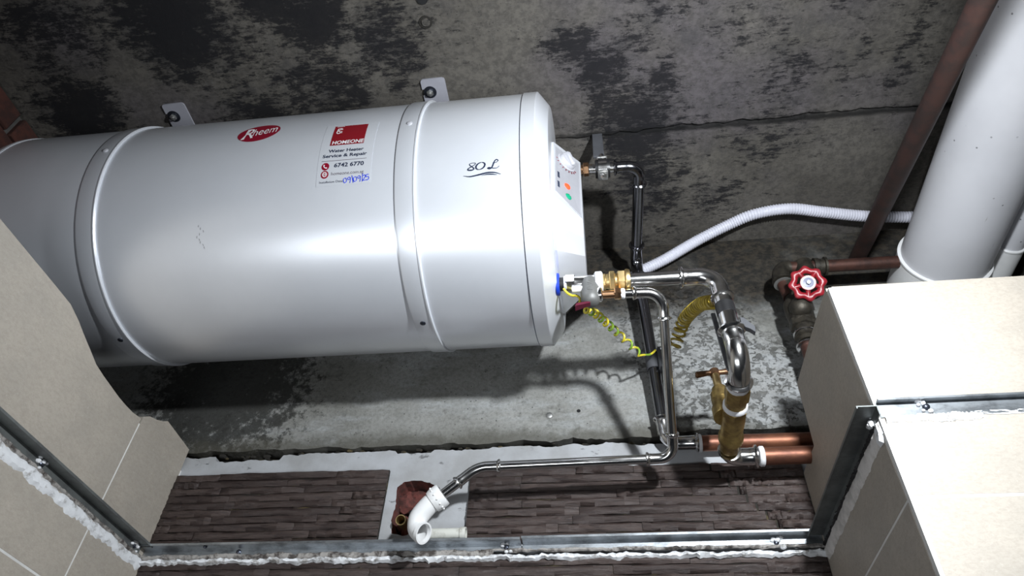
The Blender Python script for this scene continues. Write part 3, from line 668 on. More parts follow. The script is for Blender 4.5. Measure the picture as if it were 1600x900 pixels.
# maker's badge
RX, RA, RZ = -.5165, 176.6, .22
bd = jellipse(MB(), RX, RA, .0345, .0240, .0004, RZ).build('badge', M['redprint'], H, recalc=False, label='red oval badge with white lettering')
jtext('badge_lettering', 'R', RX - .0185, RA + 1.2, .043, M['whiteprint'], bd, .0009, RZ, shear=.35, width=.019)
jtext('badge_lettering', 'heem', RX + .0085, RA - .7, .031, M['whiteprint'], bd, .0009, RZ, shear=.35, width=.041)
jstroke(MB(), [(-.028, -.013), (-.022, -.004), (-.017, .007), (-.013, .016)], RX, RA, .0009, .0011, RZ).build('badge_lettering', M['whiteprint'], bd, recalc=False)
# installer's sticker
SX = -.3605
st = MB(); jgrid(st, -.0415, .0425, -.122, .004, SX, 177.3, .0003, 26); st = st.build('service_sticker', M['film'], H, recalc=False, label='clear rectangular service sticker with red and navy print')
jgrid(MB(), -.0275, .0258, -.048, 0, SX, 177.6, .0006, 10).build('sticker_block', M['redblock'], st, recalc=False)
jtext('sticker_print', 'HOMEONE', SX, 189.1, .0105, M['whiteprint'], st, .0010, width=.0500, shear=.08, bold=.00025)
mb = MB(); jstroke(mb, [(-.024, -.0025), (-.018, -.0023), (-.012, -.0025)], SX, 177.6, .001, .0005)
jstroke(mb, [(-.014, -.008), (-.020, -.0085), (-.021, -.013), (-.0215, -.019), (-.0185, -.021), (-.015, -.019)], SX, 177.6, .001, .0008)
jstroke(mb, [(-.013, -.011), (-.018, -.0115), (-.0185, -.016), (-.013, -.0165)], SX, 177.6, .001, .0007); jstroke(mb, [(-.0165, -.019), (-.013, -.0195)], SX, 177.6, .001, .0007)
mb.build('sticker_print', M['whiteprint'], st, recalc=False)
jtext('sticker_print', 'Water Heater', SX, 193.6, .0082, M['ink'], st, width=.0550, bold=.0002)
jtext('sticker_print', 'Service & Repair', SX - .001, 196.2, .0082, M['ink'], st, width=.0690, bold=.0002)
jgrid(MB(), -.036, .034, -.0004, .0004, SX, 198.6, .0006, 1).build('sticker_rule', M['greyink'], st, recalc=False)
for a, k in ((201.2, 0), (204.9, 1)):
    x = SX - .029; ic = jellipse(MB(), x, a, .0060, .0066, .0006).build('sticker_icon', M['redprint'], st, recalc=False)
    mb = MB()
    if k == 0: jstroke(mb, [(-.0020, .003), (-.0022, 0), (0, -.0024), (.0028, -.0026)], x, a, .001, lambda t: .0005 + .0006 * abs(2 * t - 1))
    else:
        jstroke(mb, [(.0035 * math.cos(q * PI / 4), .0038 * math.sin(q * PI / 4)) for q in range(9)], x, a, .001, .0004); jstroke(mb, [(.0015 * math.cos(q * PI / 4), .0038 * math.sin(q * PI / 4)) for q in range(9)], x, a, .001, .0003)
        jstroke(mb, [(-.0035, 0), (.0035, 0)], x, a, .001, .0003)
    mb.build('icon_mark', M['whiteprint'], ic, recalc=False)
jtext('sticker_print', '6742 6770', SX + .0075, 201.0, .0098, M['ink'], st, width=.0460, bold=.00025)
jtext('sticker_print', 'homeone.com.sg', SX + .006, 204.8, .0078, M['greyink'], st, width=.0500)
jtext('sticker_print', 'Installation Date:', SX - .018, 208.3, .0052, M['ink'], st, width=.0370)
mb = MB(); hx, ha = SX + .0035, 208.1
def hand(pts, dx): jstroke(mb, [(u * .0052 + dx, v * .0058) for u, v in pts], hx, ha, .0009, .00048, .06, 5)
ZERO = [(.3, .6), (-.3, .5), (-.5, -.1), (-.2, -.7), (.3, -.5), (.45, .1), (.2, .6)]; NINE = [(.4, .5), (0, .75), (-.4, .4), (-.1, 0), (.35, .3), (.4, .5), (.35, -.3), (.2, -.95)]
hand(ZERO, 0); hand(NINE, .0062); hand([(-.1, 1.1), (.25, -1.0)], .0112); hand(ZERO, .0155); hand(NINE, .0215); hand([(.15, 1.3), (.0, -1.0)], .0262); hand([(-.4, .5), (0, .8), (.35, .45), (-.1, -.3), (-.4, -.7), (.4, -.7)], .0295); hand([(.4, .8), (-.25, .8), (-.35, .15), (.2, .2), (.4, -.3), (0, -.75), (-.4, -.6)], .0342)
mb.build('handwriting', M['pen'], st, recalc=False)
# capacity mark 80L with swoosh
ax, aa = -.1525, 206.6; mb = MB(); _js = jstroke
def jstroke(m, pts, *a, **k): return _js(m, [(u * 1.12, v * .80) for u, v in pts], *a, **k)
fat = lambda t: .00040 + .0006 * math.sin(PI * t) ** 2
e8 = [(-.0125 + .004 * math.sin(2 * t) * 1.0, .0072 * math.cos(t) * 1.0) for t in [k * PI / 8 for k in range(17)]]
e8 = [(u + .22 * v, v) for u, v in e8]; jstroke(mb, e8, ax, aa, .0006, fat, 0, 4)
e0 = [(-.0010 + .0056 * math.cos(t), .0070 * math.sin(t)) for t in [k * PI / 8 for k in range(17)]]; jstroke(mb, [(u + .25 * v, v) for u, v in e0], ax, aa, .0006, lambda t: .0004 + .0008 * abs(math.cos(2 * PI * t)), 0, 4)
jstroke(mb, [(.0150, .0040), (.0195, .0048), (.0222, .0082), (.0200, .0106), (.0178, .0078), (.0158, .0015), (.0138, -.0050), (.0105, -.0070), (.0086, -.0056), (.0110, -.0046), (.0155, -.0064), (.0205, -.0064), (.0235, -.0030)], ax, aa, .0006, fat, 0, 5)
jstroke(mb, [(-.0235, -.0175), (-.015, -.0195), (-.004, -.0175), (.008, -.0145), (.018, -.0155), (.0255, -.0195)], ax, aa, .0006, lambda t: .0002 + .0010 * math.sin(PI * t), 0, 8)
jstroke(mb, [(.000, -.0192), (.008, -.0178), (.015, -.0186), (.021, -.0202)], ax, aa, .0006, lambda t: .0001 + .0007 * math.sin(PI * t), 0, 8)
mb.build('capacity_mark', M['ink'], H, recalc=False, label='navy script 80L mark over a double swoosh')
jstroke = _js
# scuffs left on the paint
mb = MB(); rnd = random.Random(4)
for k in range(9):
    u = -.585 + .004 * math.sin(k) + rnd.uniform(-.002, .002); a = 222 + k * 1.1; jstroke(mb, [(0, 0), (rnd.uniform(-.0012, .0012), -.0016), (rnd.uniform(-.0012, .0012), -.0032)], u, a, .0004, .00025, 0, 3)
mb.build('scuff', M['greyink'], H, recalc=False)

# ------------------------------------------------------------------ pipe helpers
def arc_corner(p, d0, d1, rb, n=10):                     # points rounding the corner p, arriving along d0, leaving along d1
    d0, d1 = Vector(d0).normalized(), Vector(d1).normalized(); p = Vector(p)
    a, b = p - d0 * rb, p + d1 * rb; th = math.acos(max(-1, min(1, d0.dot(d1)))); out = []
    k = rb * 4 / 3 * math.tan(th / 4) / math.tan(th / 2) if th > 1e-3 else 0
    c1, c2 = a + d0 * k, b - d1 * k
    for i in range(n + 1):
        t = i / n; out.append(a * (1 - t) ** 3 + c1 * 3 * t * (1 - t) ** 2 + c2 * 3 * t * t * (1 - t) + b * t ** 3)
    return out
def sleeve(mb, p, d, length, r, lip):                    # press-fit socket with rolled bead, going from p along d
    mb.lathe(p, d, [(0, r), (length * .55, r), (length * .55 + .0008, r * 1.03), (length - .006, r * 1.03), (length - .0055, r * 1.10), (length - .003, lip), (length - .001, lip), (length, r * 1.05), (length, r * .9)], 28)
def elbow(parent, p, d0, d1, rb, s0, s1, r, mat='chrome', name='elbow'):
    d0, d1 = Vector(d0).normalized(), Vector(d1).normalized(); mb = MB(); A_ = arc_corner(p, d0, d1, rb, 14)
    mb.tube(A_, r, 28)
    if s0: sleeve(mb, A_[0], -d0, s0, r, r * 1.32)
    if s1: sleeve(mb, A_[-1], d1, s1, r, r * 1.32)
    return mb.build(name, M[mat], parent)
def pipe(parent, a, b, r, mat='chrome', name='pipe', seg=28): return MB().tube([a, Vector(a).lerp(Vector(b), .5), b], r, seg).build(name, M[mat], parent)

# ------------------------------------------------------------------ hot water line: top nozzle, along the soffit, down the wall
hz, hy = 1.052, .763
hA, hB, hC, hD = Vector((-.0555, hy, hz + .002)), Vector((.0927, hy, hz)), Vector((.0868, .9988, hz)), Vector((.1030, 1.034, .645))
HP = thing('hot_water_pipe', (.1, 1.035, .63), 'slim dark-shining stainless pipe from upper brass nozzle back under soffit and down the wall', 'pipe')
m = MB().lathe(hA, (1, 0, 0), [(0, .0085), (.048, .0085)], 24); m.hexa(hA, (1, 0, 0), .0475, .058, .0125); m.lathe(hA, (1, 0, 0), [(.058, .0085), (.064, .0085)], 24); m.build('brass_adaptor', M['copperbr'], HP)
pipe(HP, hA + Vector((.055, 0, 0)), hB - Vector((.03, 0, 0)), .0085)
elbow(HP, hB, hB - hA, (0, 1, 0), .022, .024, .020, .0106, 'riser')
dBC = (hC - hB).normalized(); pipe(HP, hB + dBC * .02, hC - dBC * .03, .0105, 'riser')
elbow(HP, hC, dBC, hD - hC, .020, .026, .022, .0118, 'riser')
dCD = (hD - hC).normalized(); pipe(HP, hC + dCD * .02, hD - dCD * .03, .0108, 'riser')
elbow(HP, hD, dCD, (1, 0, 0), .022, .026, .030, .0120)
HC = thing('copper_pipe', (.25, 1.042, .645), 'upper copper pipe along the back wall, behind the brass stop valve', 'pipe')
m = MB().tube([(.1540, 1.036, .6445), (.25, 1.037, .6445), (.43, 1.038, .6445)], .0132, 28); m.build('pipe', M['copper'], HC)
MB().lathe((.1530, 1.0355, .6447), (1, 0, 0), [(0, .0125), (.0015, .0150), (.006, .0150), (.007, .0138)], 24).build('thread_tape', M['tape'], HC)
# rubber-lined clamp hung from the soffit
CL = thing('pipe_clamp', (.025, hy, ZS), 'rubber-lined steel clamp hanging from soffit around the upper nozzle pipe', 'clamp')
m = MB().lathe((.014, hy, hz), (1, 0, 0), [(0, .0095), (0, .0165), (.006, .0175), (.020, .0175), (.026, .0165), (.026, .0095)], 26, False); m.build('rubber_liner', M['black'], CL)
MB().lathe((.0195, hy, hz), (1, 0, 0), [(0, .0172), (0, .0192), (.015, .0192), (.015, .0172)], 26, False).build('band', M['chrome'], CL)
for s in (1, -1): MB().bbox((.027, hy - .002, hz + s * .0215), (.018, .020, .0045), .001).build('clamp_ear', M['steel'], CL)
m = MB().hexa((.027, hy - .004, hz + .0235), (0, 0, 1), 0, .006, .0065); m.lathe((.027, hy - .004, hz + .029), (0, 0, 1), [(0, .004), (.008, .004)], 14); m.build('bolt', M['chrome'], CL)
m = MB().hexa((.027, hy - .004, hz - .0235), (0, 0, -1), 0, .004, .0065); m.lathe((.027, hy - .004, hz - .0270), (0, 0, -1), [(0, .004), (.006, .0035)], 14); m.build('bolt', M['chrome'], CL)
MB().bbox((.022, hy, (ZS + hz + .036) / 2), (.020, .006, ZS - hz - .036), .001).build('hanger', M['dgrey'], CL)

# ------------------------------------------------------------------ relief valve assembly on the bottom nozzle
vy, vz = .757, .757
V = thing('safety_valve', (-.02, vy, vz), 'chrome and brass safety valve with red lever on the heater bottom nozzle', 'valve')
def ax_(x0, prof, mat, name, seg=28, parent=V, z=vz): return MB().lathe((x0, vy, z), (1, 0, 0), prof, seg).build(name, M[mat], parent)
ax_(-.0575, [(0, .0175), (.004, .0175), (.005, .016), (.005, .006)], 'blue', 'nozzle_ring')
ax_(-.053, [(0, .0105), (.012, .0105)], 'black', 'nozzle')
m = MB().hexa((-.044, vy, vz), (1, 0, 0), 0, .015, .0142); m.build('nut', M['chrome'], V)
ax_(-.046, [(0, .0120), (.004, .0135), (.0045, .012)], 'tape', 'thread_tape')
ax_(-.030, [(0, .0122), (.004, .0118), (.028, .0118), (.031, .0128)], 'chrome', 'body')
ax_(.000, [(0, .0130), (.002, .0162), (.011, .0165), (.013, .0135)], 'pvcw', 'collar')
m = MB().lathe((.012, vy, vz), (1, 0, 0), [(0, .0115), (.004, .0125), (.006, .0112), (.010, .0122), (.026, .0115)], 24); m.hexa((.0, vy, vz), (1, 0, 0), .0225, .0310, .0160); m.hexa((.0, vy, vz), (1, 0, 0), .035, .0465, .0175, None, .3)
m.build('union_nut', M['brass'], V)
ax_(.0465, [(0, .0172), (.003, .0178), (.0065, .0165), (.0075, .0125)], 'brass', 'union_ring')
m = MB().lathe((-.007, vy, vz), (0, 0, -1), [(0, .0145), (.034, .0145), (.040, .0130), (.0445, .009), (.046, .003)], 26); m.build('relief_body', M['valve_grey'], V)
m = MB()
for k in range(3): m.box((-.007, vy - .0142, vz - .014 - k * .007), (.008, .0015, .0012), Matrix.Rotation(.4 * (-1) ** k, 3, 'Y'))
m.build('raised_marks', M['steel'], V)
ax_(.003, [(0, .0100), (.002, .0115), (.006, .0115), (.008, .0090)], 'chrome', 'relief_ring', 24, V, vz - .026)
m = MB().lathe((-.034, vy - .004, vz - .0165), (1, 0, 0), [(0, .0045), (.016, .0050)], 16); m.build('side_stub', M['tape'], V)
m = MB().lathe((.009, vy, vz - .027), (1, 0, 0), [(0, .006), (.020, .006)], 20); m.hexa((.0, vy, vz - .027), (1, 0, 0), .0285, .0385, .0092); m.build('outlet_nut', M['copperbr'], V)
m = MB(); c = Vector((-.010, vy - .003, vz - .0455)); m.prism([c + Vector(p) for p in ((.003, -.003, .002), (-.018, -.004, -.002), (-.020, -.004, -.0075), (.002, -.003, -.002))], [c + Vector(p) for p in ((.003, .004, .002), (-.018, .007, -.002), (-.020, .007, -.0075), (.002, .004, -.002))]); m.build('lever', M['maroon'], V, label='dark red plastic lever')

# ------------------------------------------------------------------ cold water feed: right, down, back through the stop valve
cA, cB, cC = Vector((.048, vy, vz)), Vector((.180, .7585, vz + .001)), Vector((.186, .7615, .592)); cD = Vector((.1905, .99, .594))
CP = thing('cold_water_pipe', (.186, .76, .60), 'thick bright stainless pipe from brass union nut bending down to the stop valve', 'pipe')
pipe(CP, cA, cB - Vector((.04, 0, 0)), .0108)
dAB = (cB - cA).normalized(); dBC2 = (cC - cB).normalized(); dCD2 = (cD - cC).normalized()
elbow(CP, cB, dAB, dBC2, .028, .026, .020, .0128); pipe(CP, cB + dBC2 * .03, cC - dBC2 * .03, .0132)
elbow(CP, cC, dBC2, dCD2, .034, .026, .006, .0145)
MB().lathe(cB + dBC2 * .060, dBC2, [(0, .0136), (.020, .0136)], 28).build('black_sleeve', M['black'], CP)
PC = thing('pipe_strap', (.178, .772, .64), 'dark grey strap clip with pointed tail behind the thick falling pipe', 'clip')
MB().bbox((.1705, .779, .648), (.0065, .004, .105), .001, Matrix.Rotation(-.05, 3, 'Y')).build('strap', M['dgrey'], PC)
MB().lathe((.1850, .761, .655), dBC2, [(0, .0133), (0, .0146), (.010, .0146), (.010, .0133)], 26, False).build('band', M['darksteel'], PC)
MB().prism([(.1985, .756, .670), (.2030, .756, .669), (.2150, .756, .652), (.2140, .756, .642), (.2085, .756, .648), (.1980, .756, .655)], [(.1985, .764, .670), (.2030, .764, .669), (.2150, .764, .652), (.2140, .764, .642), (.2085, .764, .648), (.1980, .764, .655)]).build('tail', M['dgrey'], PC)
SV = thing('stop_valve', (.189, .89, .58), 'cast brass stop valve with bronze T handle between stainless elbow and copper pipe', 'valve')
s0 = cC + dCD2 * .044; a_ = dCD2
m = MB().lathe(s0, a_, [(-.004, .0140), (0, .0155), (.005, .0160), (.010, .0150)], 20); m.build('thread_tape', M['tape'], SV)
m = MB().hexa(s0, a_, .006, .034, .0178); m.lathe(s0, a_, [(.03, .0150), (.060, .0150), (.064, .0150)], 24); m.build('inlet_socket', M['brass_rough'], SV)
m = MB().lathe(s0, a_, [(.046, .0155), (.049, .0175), (.054, .0175), (.056, .0155)], 22); m.build('thread_tape', M['tape'], SV)
m = MB().hexa(s0, a_, .055, .070, .0180, None, .2); m.lathe(s0, a_, [(.068, .0160), (.085, .0168), (.125, .0158), (.129, .0185), (.139, .0185), (.143, .0150), (.166, .0140)], 24); m.build('body', M['brass_rough'], SV)
b0 = s0 + a_ * .086 + Vector((-.009, 0, .004)); b1 = Vector((.1785, .906, .690)); bd_ = (b1 - b0)
bl = bd_.length; m = MB().lathe(b0, bd_, [(0, .0185), (.018, .0180), (.028, .0140), (.032, .0150), (.047, .0150), (.049, .0110), (.058, .0110)], 22); m.hexa(b0, bd_, .032, .047, .0162); m.build('bonnet', M['brass_rough'], SV)
MB().lathe(b0, bd_, [(.05, .0062), (bl - .002, .0062)], 18).build('spindle', M['brass'], SV)
m = MB().lathe(b1 - Vector((0, 0, .006)), bd_, [(0, .0076), (.011, .0076), (.0125, .006)], 18); m.tube([b1 + Vector((-.030, 0, -.003)), b1 + Vector((-.028, 0, -.003)), b1 + Vector((-.012, 0, -.0005)), b1, b1 + Vector((.012, 0, .0005)), b1 + Vector((.028, 0, .002)), b1 + Vector((.030, 0, .002))], [.0036, .0054, .0044, .0040, .0044, .0054, .0036], 14); m.build('t_handle', M['bronze'], SV)
CE = thing('copper_pipe', (.3, .995, .59), 'lower front copper pipe running from the chrome elbow under the stop valve', 'pipe')
ce = Vector((.1912, .9985, .5945))
elbow(CE, ce, a_, (1, 0, .01), .018, .004, .026, .0135, 'chrome')
m = MB().lathe(ce + Vector((.046, 0, 0)), (1, 0, 0), [(0, .0140), (.002, .0158), (.007, .0158), (.008, .0140)], 22); m.build('thread_tape', M['tape'], CE)
MB().tube([ce + Vector((.052, 0, 0)), ce + Vector((.23, 0, .001))], .0138, 28).build('pipe', M['copper'], CE)

# ------------------------------------------------------------------ relief drain line and white waste elbow
dz = vz - .027
D = thing('drain_pipe', (-.05, 1.003, .59), 'thinnest stainless pipe, from relief outlet down and left along the wall', 'pipe')
dA, dB, dC, dE, dF = Vector((.036, vy, dz)), Vector((.0985, .760, dz + .001)), Vector((.1040, .965, .5765)), Vector((-.1985, .965, .5710)), Vector((-.259, .9765, .527))
d1, d2, d3, d4 = [(q - p).normalized() for p, q in ((dA, dB), (dB, dC), (dC, dE), (dE, dF))]
pipe(D, dA, dB - d1 * .03, .0068); MB().lathe(dA, d1, [(0, .0075), (.006, .0085), (.008, .0068)], 20).build('ferrule', M['tape'], D)
elbow(D, dB, d1, d2, .024, .020, .018, .0078); pipe(D, dB + d2 * .03, dC - d2 * .03, .0073)
elbow(D, dC, d2, d3, .022, .018, .020, .0080); pipe(D, dC + d3 * .03, dE - d3 * .01, .0073)
elbow(D, dE, d3, d4, .016, .020, .026, .0082); pipe(D, dE + d4 * .03, dF + d4 * .006, .0074)
WE = thing('waste_elbow', (-.285, 1.003, .48), 'white plastic waste elbow taking the drain pipe beside the broken brick hole', 'pipe elbow')
e0 = dF - d4 * .004; path = bez([e0, e0 + d4 * .012, e0 + d4 * .024 + Vector((0, 0, -.001)), Vector((-.2885, .985, .499)), Vector((-.2895, .987, .484)), Vector((-.2835, .984, .4755)), Vector((-.2785, .982, .4725))], 6)
n = len(path); m = MB().tube(path, .0148, 28, False); m.build('bend', M['pvcw'], WE)
m = MB().lathe(e0 - d4 * .004, d4, [(0, .008), (0, .0175), (.002, .0185), (.014, .0185), (.016, .0180), (.020, .0168), (.021, .0148)], 30, False); m.build('socket', M['pvcw'], WE)
m = MB()
for k in range(14):
    a = 2 * PI * k / 14; _, u, v = frame(d4); m.bbox(e0 + d4 * .007 + (u * math.cos(a) + v * math.sin(a)) * .0186, (.0028, .0028, .0028), .0006)
m.build('grip_ribs', M['pvcw'], WE)
ed = (path[-1] - path[-3]).normalized(); m = MB().lathe(path[-1] - ed * .003, ed, [(0, .0145), (.000, .0164), (.006, .0164), (.006, .0140), (.0, .0130)], 28, False); m.build('mouth_ring', M['pvcw'], WE)
WS = thing('waste_stub', (-.25, 1.03, .49), 'off-white plastic pipe stub lying on the metal angle right of the waste elbow', 'pipe')
m = MB().lathe((-.287, 1.034, .4955), (1, 0, 0), [(0, .0085), (.054, .0085), (.055, .0098), (.064, .0098), (.064, .0075), (.03, .0070)], 22, True); m.build('stub', M['pvcold'], WS)
BT = thing('brass_stub', (-.337, 1.06, .535), 'open brass pipe end pointing out of the broken brick hole', 'pipe')
MB().lathe((-.337, 1.085, .535), (0.05, -1, -.25), [(0, .0085), (.045, .0085), (.045, .0070), (.0, .0070)], 26, False).build('tube', M['brass'], BT)
MB().lathe((-.337, 1.085, .535), (0.05, -1, -.25), [(.0, .007), (.004, .007)], 20).build('plug', M['black'], BT)

# ------------------------------------------------------------------ pipe clip on the hot riser, earth wires
WC = thing('wall_clip', (.1, 1.035, .85), 'dark grey wall clip with screw holding the rear stainless riser', 'clip')
pc = hC + dCD * .233
MB().lathe(pc - Vector((0, 0, 0)), dCD, [(0, .0112), (0, .0130), (.030, .0130), (.030, .0112)], 26, False).build('clip_ring', M['dgrey'], WC)
MB().bbox(pc + Vector((.020, -.006, -.014)), (.022, .022, .046), .002).build('clip_ear', M['dgrey'], WC)
MB().lathe(pc + Vector((.018, -.0172, .002)), (0, -1, 0), [(0, .0042), (.002, .004), (.0032, .0022)], 14).build('screw', M['chrome'], WC)
MB().bbox(pc + Vector((.0265, -.0178, -.016)), (.004, .002, .012), .0005).build('clip_slot', M['white_grey'], WC)
def coil(path, turns, rad, wr, phase=0.0, ramp_=.06):
    P = bez(path, 24); n = len(P); cum = [0]
    for i in range(1, n): cum.append(cum[-1] + (P[i] - P[i - 1]).length)
    out = []; N = int(turns * 16); T0 = (P[1] - P[0]).normalized(); _, u, v = frame(T0); j = 0
    for k in range(N + 1):
        s = cum[-1] * k / N
        while j < n - 2 and cum[j + 1] < s: j += 1
        t = (s - cum[j]) / max(1e-9, cum[j + 1] - cum[j]); p = P[j].lerp(P[j + 1], t); T = (P[j + 1] - P[j]).normalized()
        u = (u - T * u.dot(T)).normalized(); v = T.cross(u); a = 2 * PI * turns * k / N + phase; f = k / N
        r = (rad(f) if callable(rad) else rad)
        out.append(p + (u * math.cos(a) + v * math.sin(a)) * r)
    return out
EW = thing('earth_wire', (-.03, .76, .74), 'loosely coiled yellow-green earth wire from the heater nozzle to the rear riser', 'wire')
pts = bez([(-.046, .752, .738), (-.040, .752, .732), (-.030, .756, .7285), (-.025, .764, .738)], 6)[:-1]
c1 = coil([(-.030, .765, .735), (-.016, .79, .735), (0, .83, .758), (.029, .90, .783), (.055, .94, .782), (.068, .958, .778)], 10.5, lambda f: .0058 if f > .08 else .0045, .0016)
tail = bez([c1[-1], Vector((.078, .965, .780)), Vector((.088, .975, .788)), Vector((.096, .981, .798)), Vector((.100, .983, .804))], 6)[1:]
MB().tube(bez([(-.046, .750, .740), (-.041, .750, .731), (-.034, .752, .727), c1[0]], 6)[:-1] + c1 + tail, .0020, 8).build('strand', M['wire'], EW)
EW2 = thing('earth_wire', (.15, .95, .82), 'tightly coiled ochre earth wire beside the thick falling pipe', 'wire')
c2 = coil([(.130, .968, .795), (.140, .958, .813), (.149, .928, .820), (.158, .885, .803), (.166, .835, .772), (.172, .800, .742), (.176, .783, .727)], 20, lambda f: .0102 - .0008 * f, .0021, 1.0)
MB().tube(c2 + bez([c2[-1], Vector((.180, .776, .722)), Vector((.186, .774, .716))], 4)[1:], .0022, 8).build('strand', M['wire2'], EW2)

# ------------------------------------------------------------------ corrugated conduit
CO = thing('corrugated_conduit', (.4, 1.0, 1.14), 'white corrugated plastic conduit curving along the soffit edge to the soil pipe', 'conduit')
P = bez([(.0015, .855, .850), (.008, .90, .895), (.028, .985, .985), (.0745, 1.036, 1.042), (.1000, 1.036, 1.062), (.150, 1.030, 1.0855), (.221, 1.020, 1.126), (.288, 1.000, 1.147), (.338, .978, 1.149), (.405, .970, 1.149), (.474, .985, 1.149), (.56, 1.003, 1.148), (.655, 1.012, 1.145), (.80, 1.02, 1.143)], 16)
cum = [0]
for i in range(1, len(P)): cum.append(cum[-1] + (P[i] - P[i - 1]).length)
N = int(cum[-1] / .00135); pp, rr = [], []; j = 0
for k in range(N + 1):
    s = cum[-1] * k / N
    while j < len(P) - 2 and cum[j + 1] < s: j += 1
    pp.append(P[j].lerp(P[j + 1], (s - cum[j]) / (cum[j + 1] - cum[j]))); rr.append((.0104, .0118, .0118, .0104)[k % 4])
MB().tube(pp, rr, 18).build('hose', M['hose'], CO)

# ------------------------------------------------------------------ soil pipes under the soffit at right, brown pipe
SP = thing('soil_pipe', (.645, .6, .985), 'fat grey-white plastic soil pipe running back under the soffit, scuffed', 'pipe')
bx_, bz_, br_ = .646, .985, .0736
MB().tube([(bx_, -.05, bz_), (bx_, .4, bz_), (bx_, 1.0, bz_)], br_, 72).build('pipe', M['pvc'], SP)
MB().lathe((bx_, .972, bz_), (0, 1, 0), [(0, br_), (0, br_ + .0035), (.001, br_ + .0055), (.004, br_ + .0055), (.005, br_ + .004), (.11, br_ + .004)], 72, False).build('socket', M['pvcw'], SP)
SP2 = thing('vent_pipe', (.75, .6, .97), 'narrow grey-white plastic pipe beside the fat soil pipe', 'pipe')
sx_, sz_, sr_ = .7485, .9795, .0205
MB().tube([(sx_, -.05, sz_), (sx_, .4, sz_), (sx_, .99, sz_)], sr_, 36).build('pipe', M['pvc'], SP2)
MB().lathe((sx_, .945, sz_), (0, 1, 0), [(0, sr_), (0, sr_ + .003), (.001, sr_ + .004), (.004, sr_ + .004), (.005, sr_ + .003), (.11, sr_ + .003)], 36, False).build('socket', M['pvcw'], SP2)
BR = thing('brown_pipe', (.5, .8, 1.0), 'rust-brown painted iron pipe slanting beside the fat soil pipe', 'pipe')
p0, p1 = Vector((.4585, .392, .815)), Vector((.5225, .985, 1.042)); dd = (p1 - p0).normalized()
MB().tube([p0 - dd * .45, p0, p0.lerp(p1, .5), p1, p1 + dd * .06], .0150, 28).build('pipe', M['rust'], BR)
m = MB(); rnd = random.Random(6)
for k in range(5): m.ball(p0.lerp(p1, .80 + .03 * k) + Vector((rnd.uniform(-.008, .004), -.012, -.009)), .0022, 6, 4)
m.build('paint_spots', M['residue_grey'], BR)

# ------------------------------------------------------------------ old gate valve group in the dark corner
GV = thing('gate_valve', (.385, .95, .90), 'tarnished bronze gate valve with red scalloped handwheel behind the tiled column', 'valve')
ga = Vector((.372, .985, .0)); yv = .985
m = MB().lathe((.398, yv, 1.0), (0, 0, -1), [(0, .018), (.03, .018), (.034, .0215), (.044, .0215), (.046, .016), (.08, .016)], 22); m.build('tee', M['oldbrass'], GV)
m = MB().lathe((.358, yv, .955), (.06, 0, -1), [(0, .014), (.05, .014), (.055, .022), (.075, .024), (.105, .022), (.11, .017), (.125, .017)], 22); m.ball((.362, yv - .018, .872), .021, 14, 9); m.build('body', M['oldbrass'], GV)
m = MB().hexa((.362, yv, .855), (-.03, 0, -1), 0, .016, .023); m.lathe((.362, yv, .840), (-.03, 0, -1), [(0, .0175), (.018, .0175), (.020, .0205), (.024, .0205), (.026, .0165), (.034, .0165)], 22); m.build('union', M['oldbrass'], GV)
for zz, x in ((.8275, .3605), (.800, .3590)): MB().lathe((x, yv, zz), (-.03, 0, -1), [(0, .0182), (.0012, .0196), (.0030, .0196), (.004, .018)], 22).build('bright_ring', M['chrome'], GV)
wn = Vector((-.10, -.86, -.52)).normalized(); wc = Vector((.372, .928, .893))
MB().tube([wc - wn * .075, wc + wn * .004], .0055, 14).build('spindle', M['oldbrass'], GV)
a_n, wu, wv = frame(wn)
ring = []; NN = 96
for k in range(NN):
    a = 2 * PI * k / NN; r = .0240 + .0016 * math.cos(8 * a); ring.append((a, r))
mb = MB(); seg = 10; vs = []
for a, r in ring:
    er = wu * math.cos(a) + wv * math.sin(a); rr_ = .0062 + .0010 * math.cos(8 * a)
    for k in range(seg):
        b = 2 * PI * k / seg; vs.append(wc + er * (r + rr_ * math.cos(b)) + wn * (.0045 * math.sin(b)))
mb.add(vs, [(i * seg + k, i * seg + (k + 1) % seg, ((i + 1) % NN) * seg + (k + 1) % seg, ((i + 1) % NN) * seg + k) for i in range(NN) for k in range(seg)])
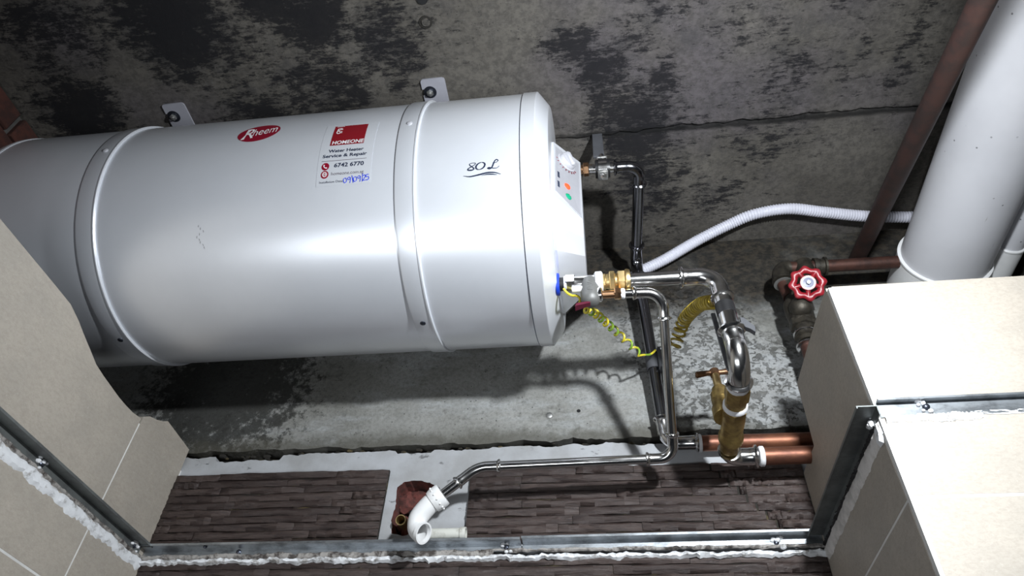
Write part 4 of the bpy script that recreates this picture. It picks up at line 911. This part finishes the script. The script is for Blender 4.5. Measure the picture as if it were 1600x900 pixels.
for k in range(5):
    a = 2 * PI * k / 5 + .5; er = wu * math.cos(a) + wv * math.sin(a); mb.tube([wc + er * .008 + wn * .002, wc + er * .016 + wn * .0005, wc + er * .024], [.0052, .0040, .0046], 10)
mb.lathe(wc, wn, [(-.006, .0110), (.004, .0140), (.0066, .0132)], 28)
hw = mb.build('handwheel', M['red'], GV, label='red scalloped handwheel')
MB().lathe(wc + wn * .0065, wn, [(0, .0122), (.0010, .0120), (.0013, .002)], 28).build('badge_ring', M['whiteprint'], hw)
MB().lathe(wc + wn * .0078, wn, [(0, .0092), (.0006, .0090), (.0008, .002)], 24).build('badge', M['bluelabel'], hw)
MB().hexa(wc + wn * .0082, wn, 0, .004, .0042).build('spindle_nut', M['darksteel'], hw)
OP = thing('old_copper_pipe', (.36, .99, .95), 'tarnished brown copper pipe elbow dropping left of the red handwheel', 'pipe')
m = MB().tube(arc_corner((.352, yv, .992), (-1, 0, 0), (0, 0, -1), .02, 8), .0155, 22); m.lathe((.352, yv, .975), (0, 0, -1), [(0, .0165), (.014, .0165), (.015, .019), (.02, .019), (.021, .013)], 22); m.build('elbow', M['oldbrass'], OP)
MB().lathe((.352, yv, .952), (0, 0, -1), [(0, .0140), (.0015, .0175), (.003, .0175), (.004, .014)], 22).build('bright_ring', M['steel'], OP)
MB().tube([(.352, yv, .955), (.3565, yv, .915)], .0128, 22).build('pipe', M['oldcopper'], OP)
OP2 = thing('old_copper_pipe', (.45, .99, .99), 'dark horizontal copper pipe with silver coupling above the red handwheel', 'pipe')
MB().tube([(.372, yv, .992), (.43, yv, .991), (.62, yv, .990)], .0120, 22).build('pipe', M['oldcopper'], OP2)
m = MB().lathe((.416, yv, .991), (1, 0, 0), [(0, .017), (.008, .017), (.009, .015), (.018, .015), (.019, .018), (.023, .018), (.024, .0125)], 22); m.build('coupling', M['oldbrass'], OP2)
OP3 = thing('old_copper_pipe', (.35, .98, .7), 'brown copper pipe dropping from the gate valve behind the tiled column', 'pipe')
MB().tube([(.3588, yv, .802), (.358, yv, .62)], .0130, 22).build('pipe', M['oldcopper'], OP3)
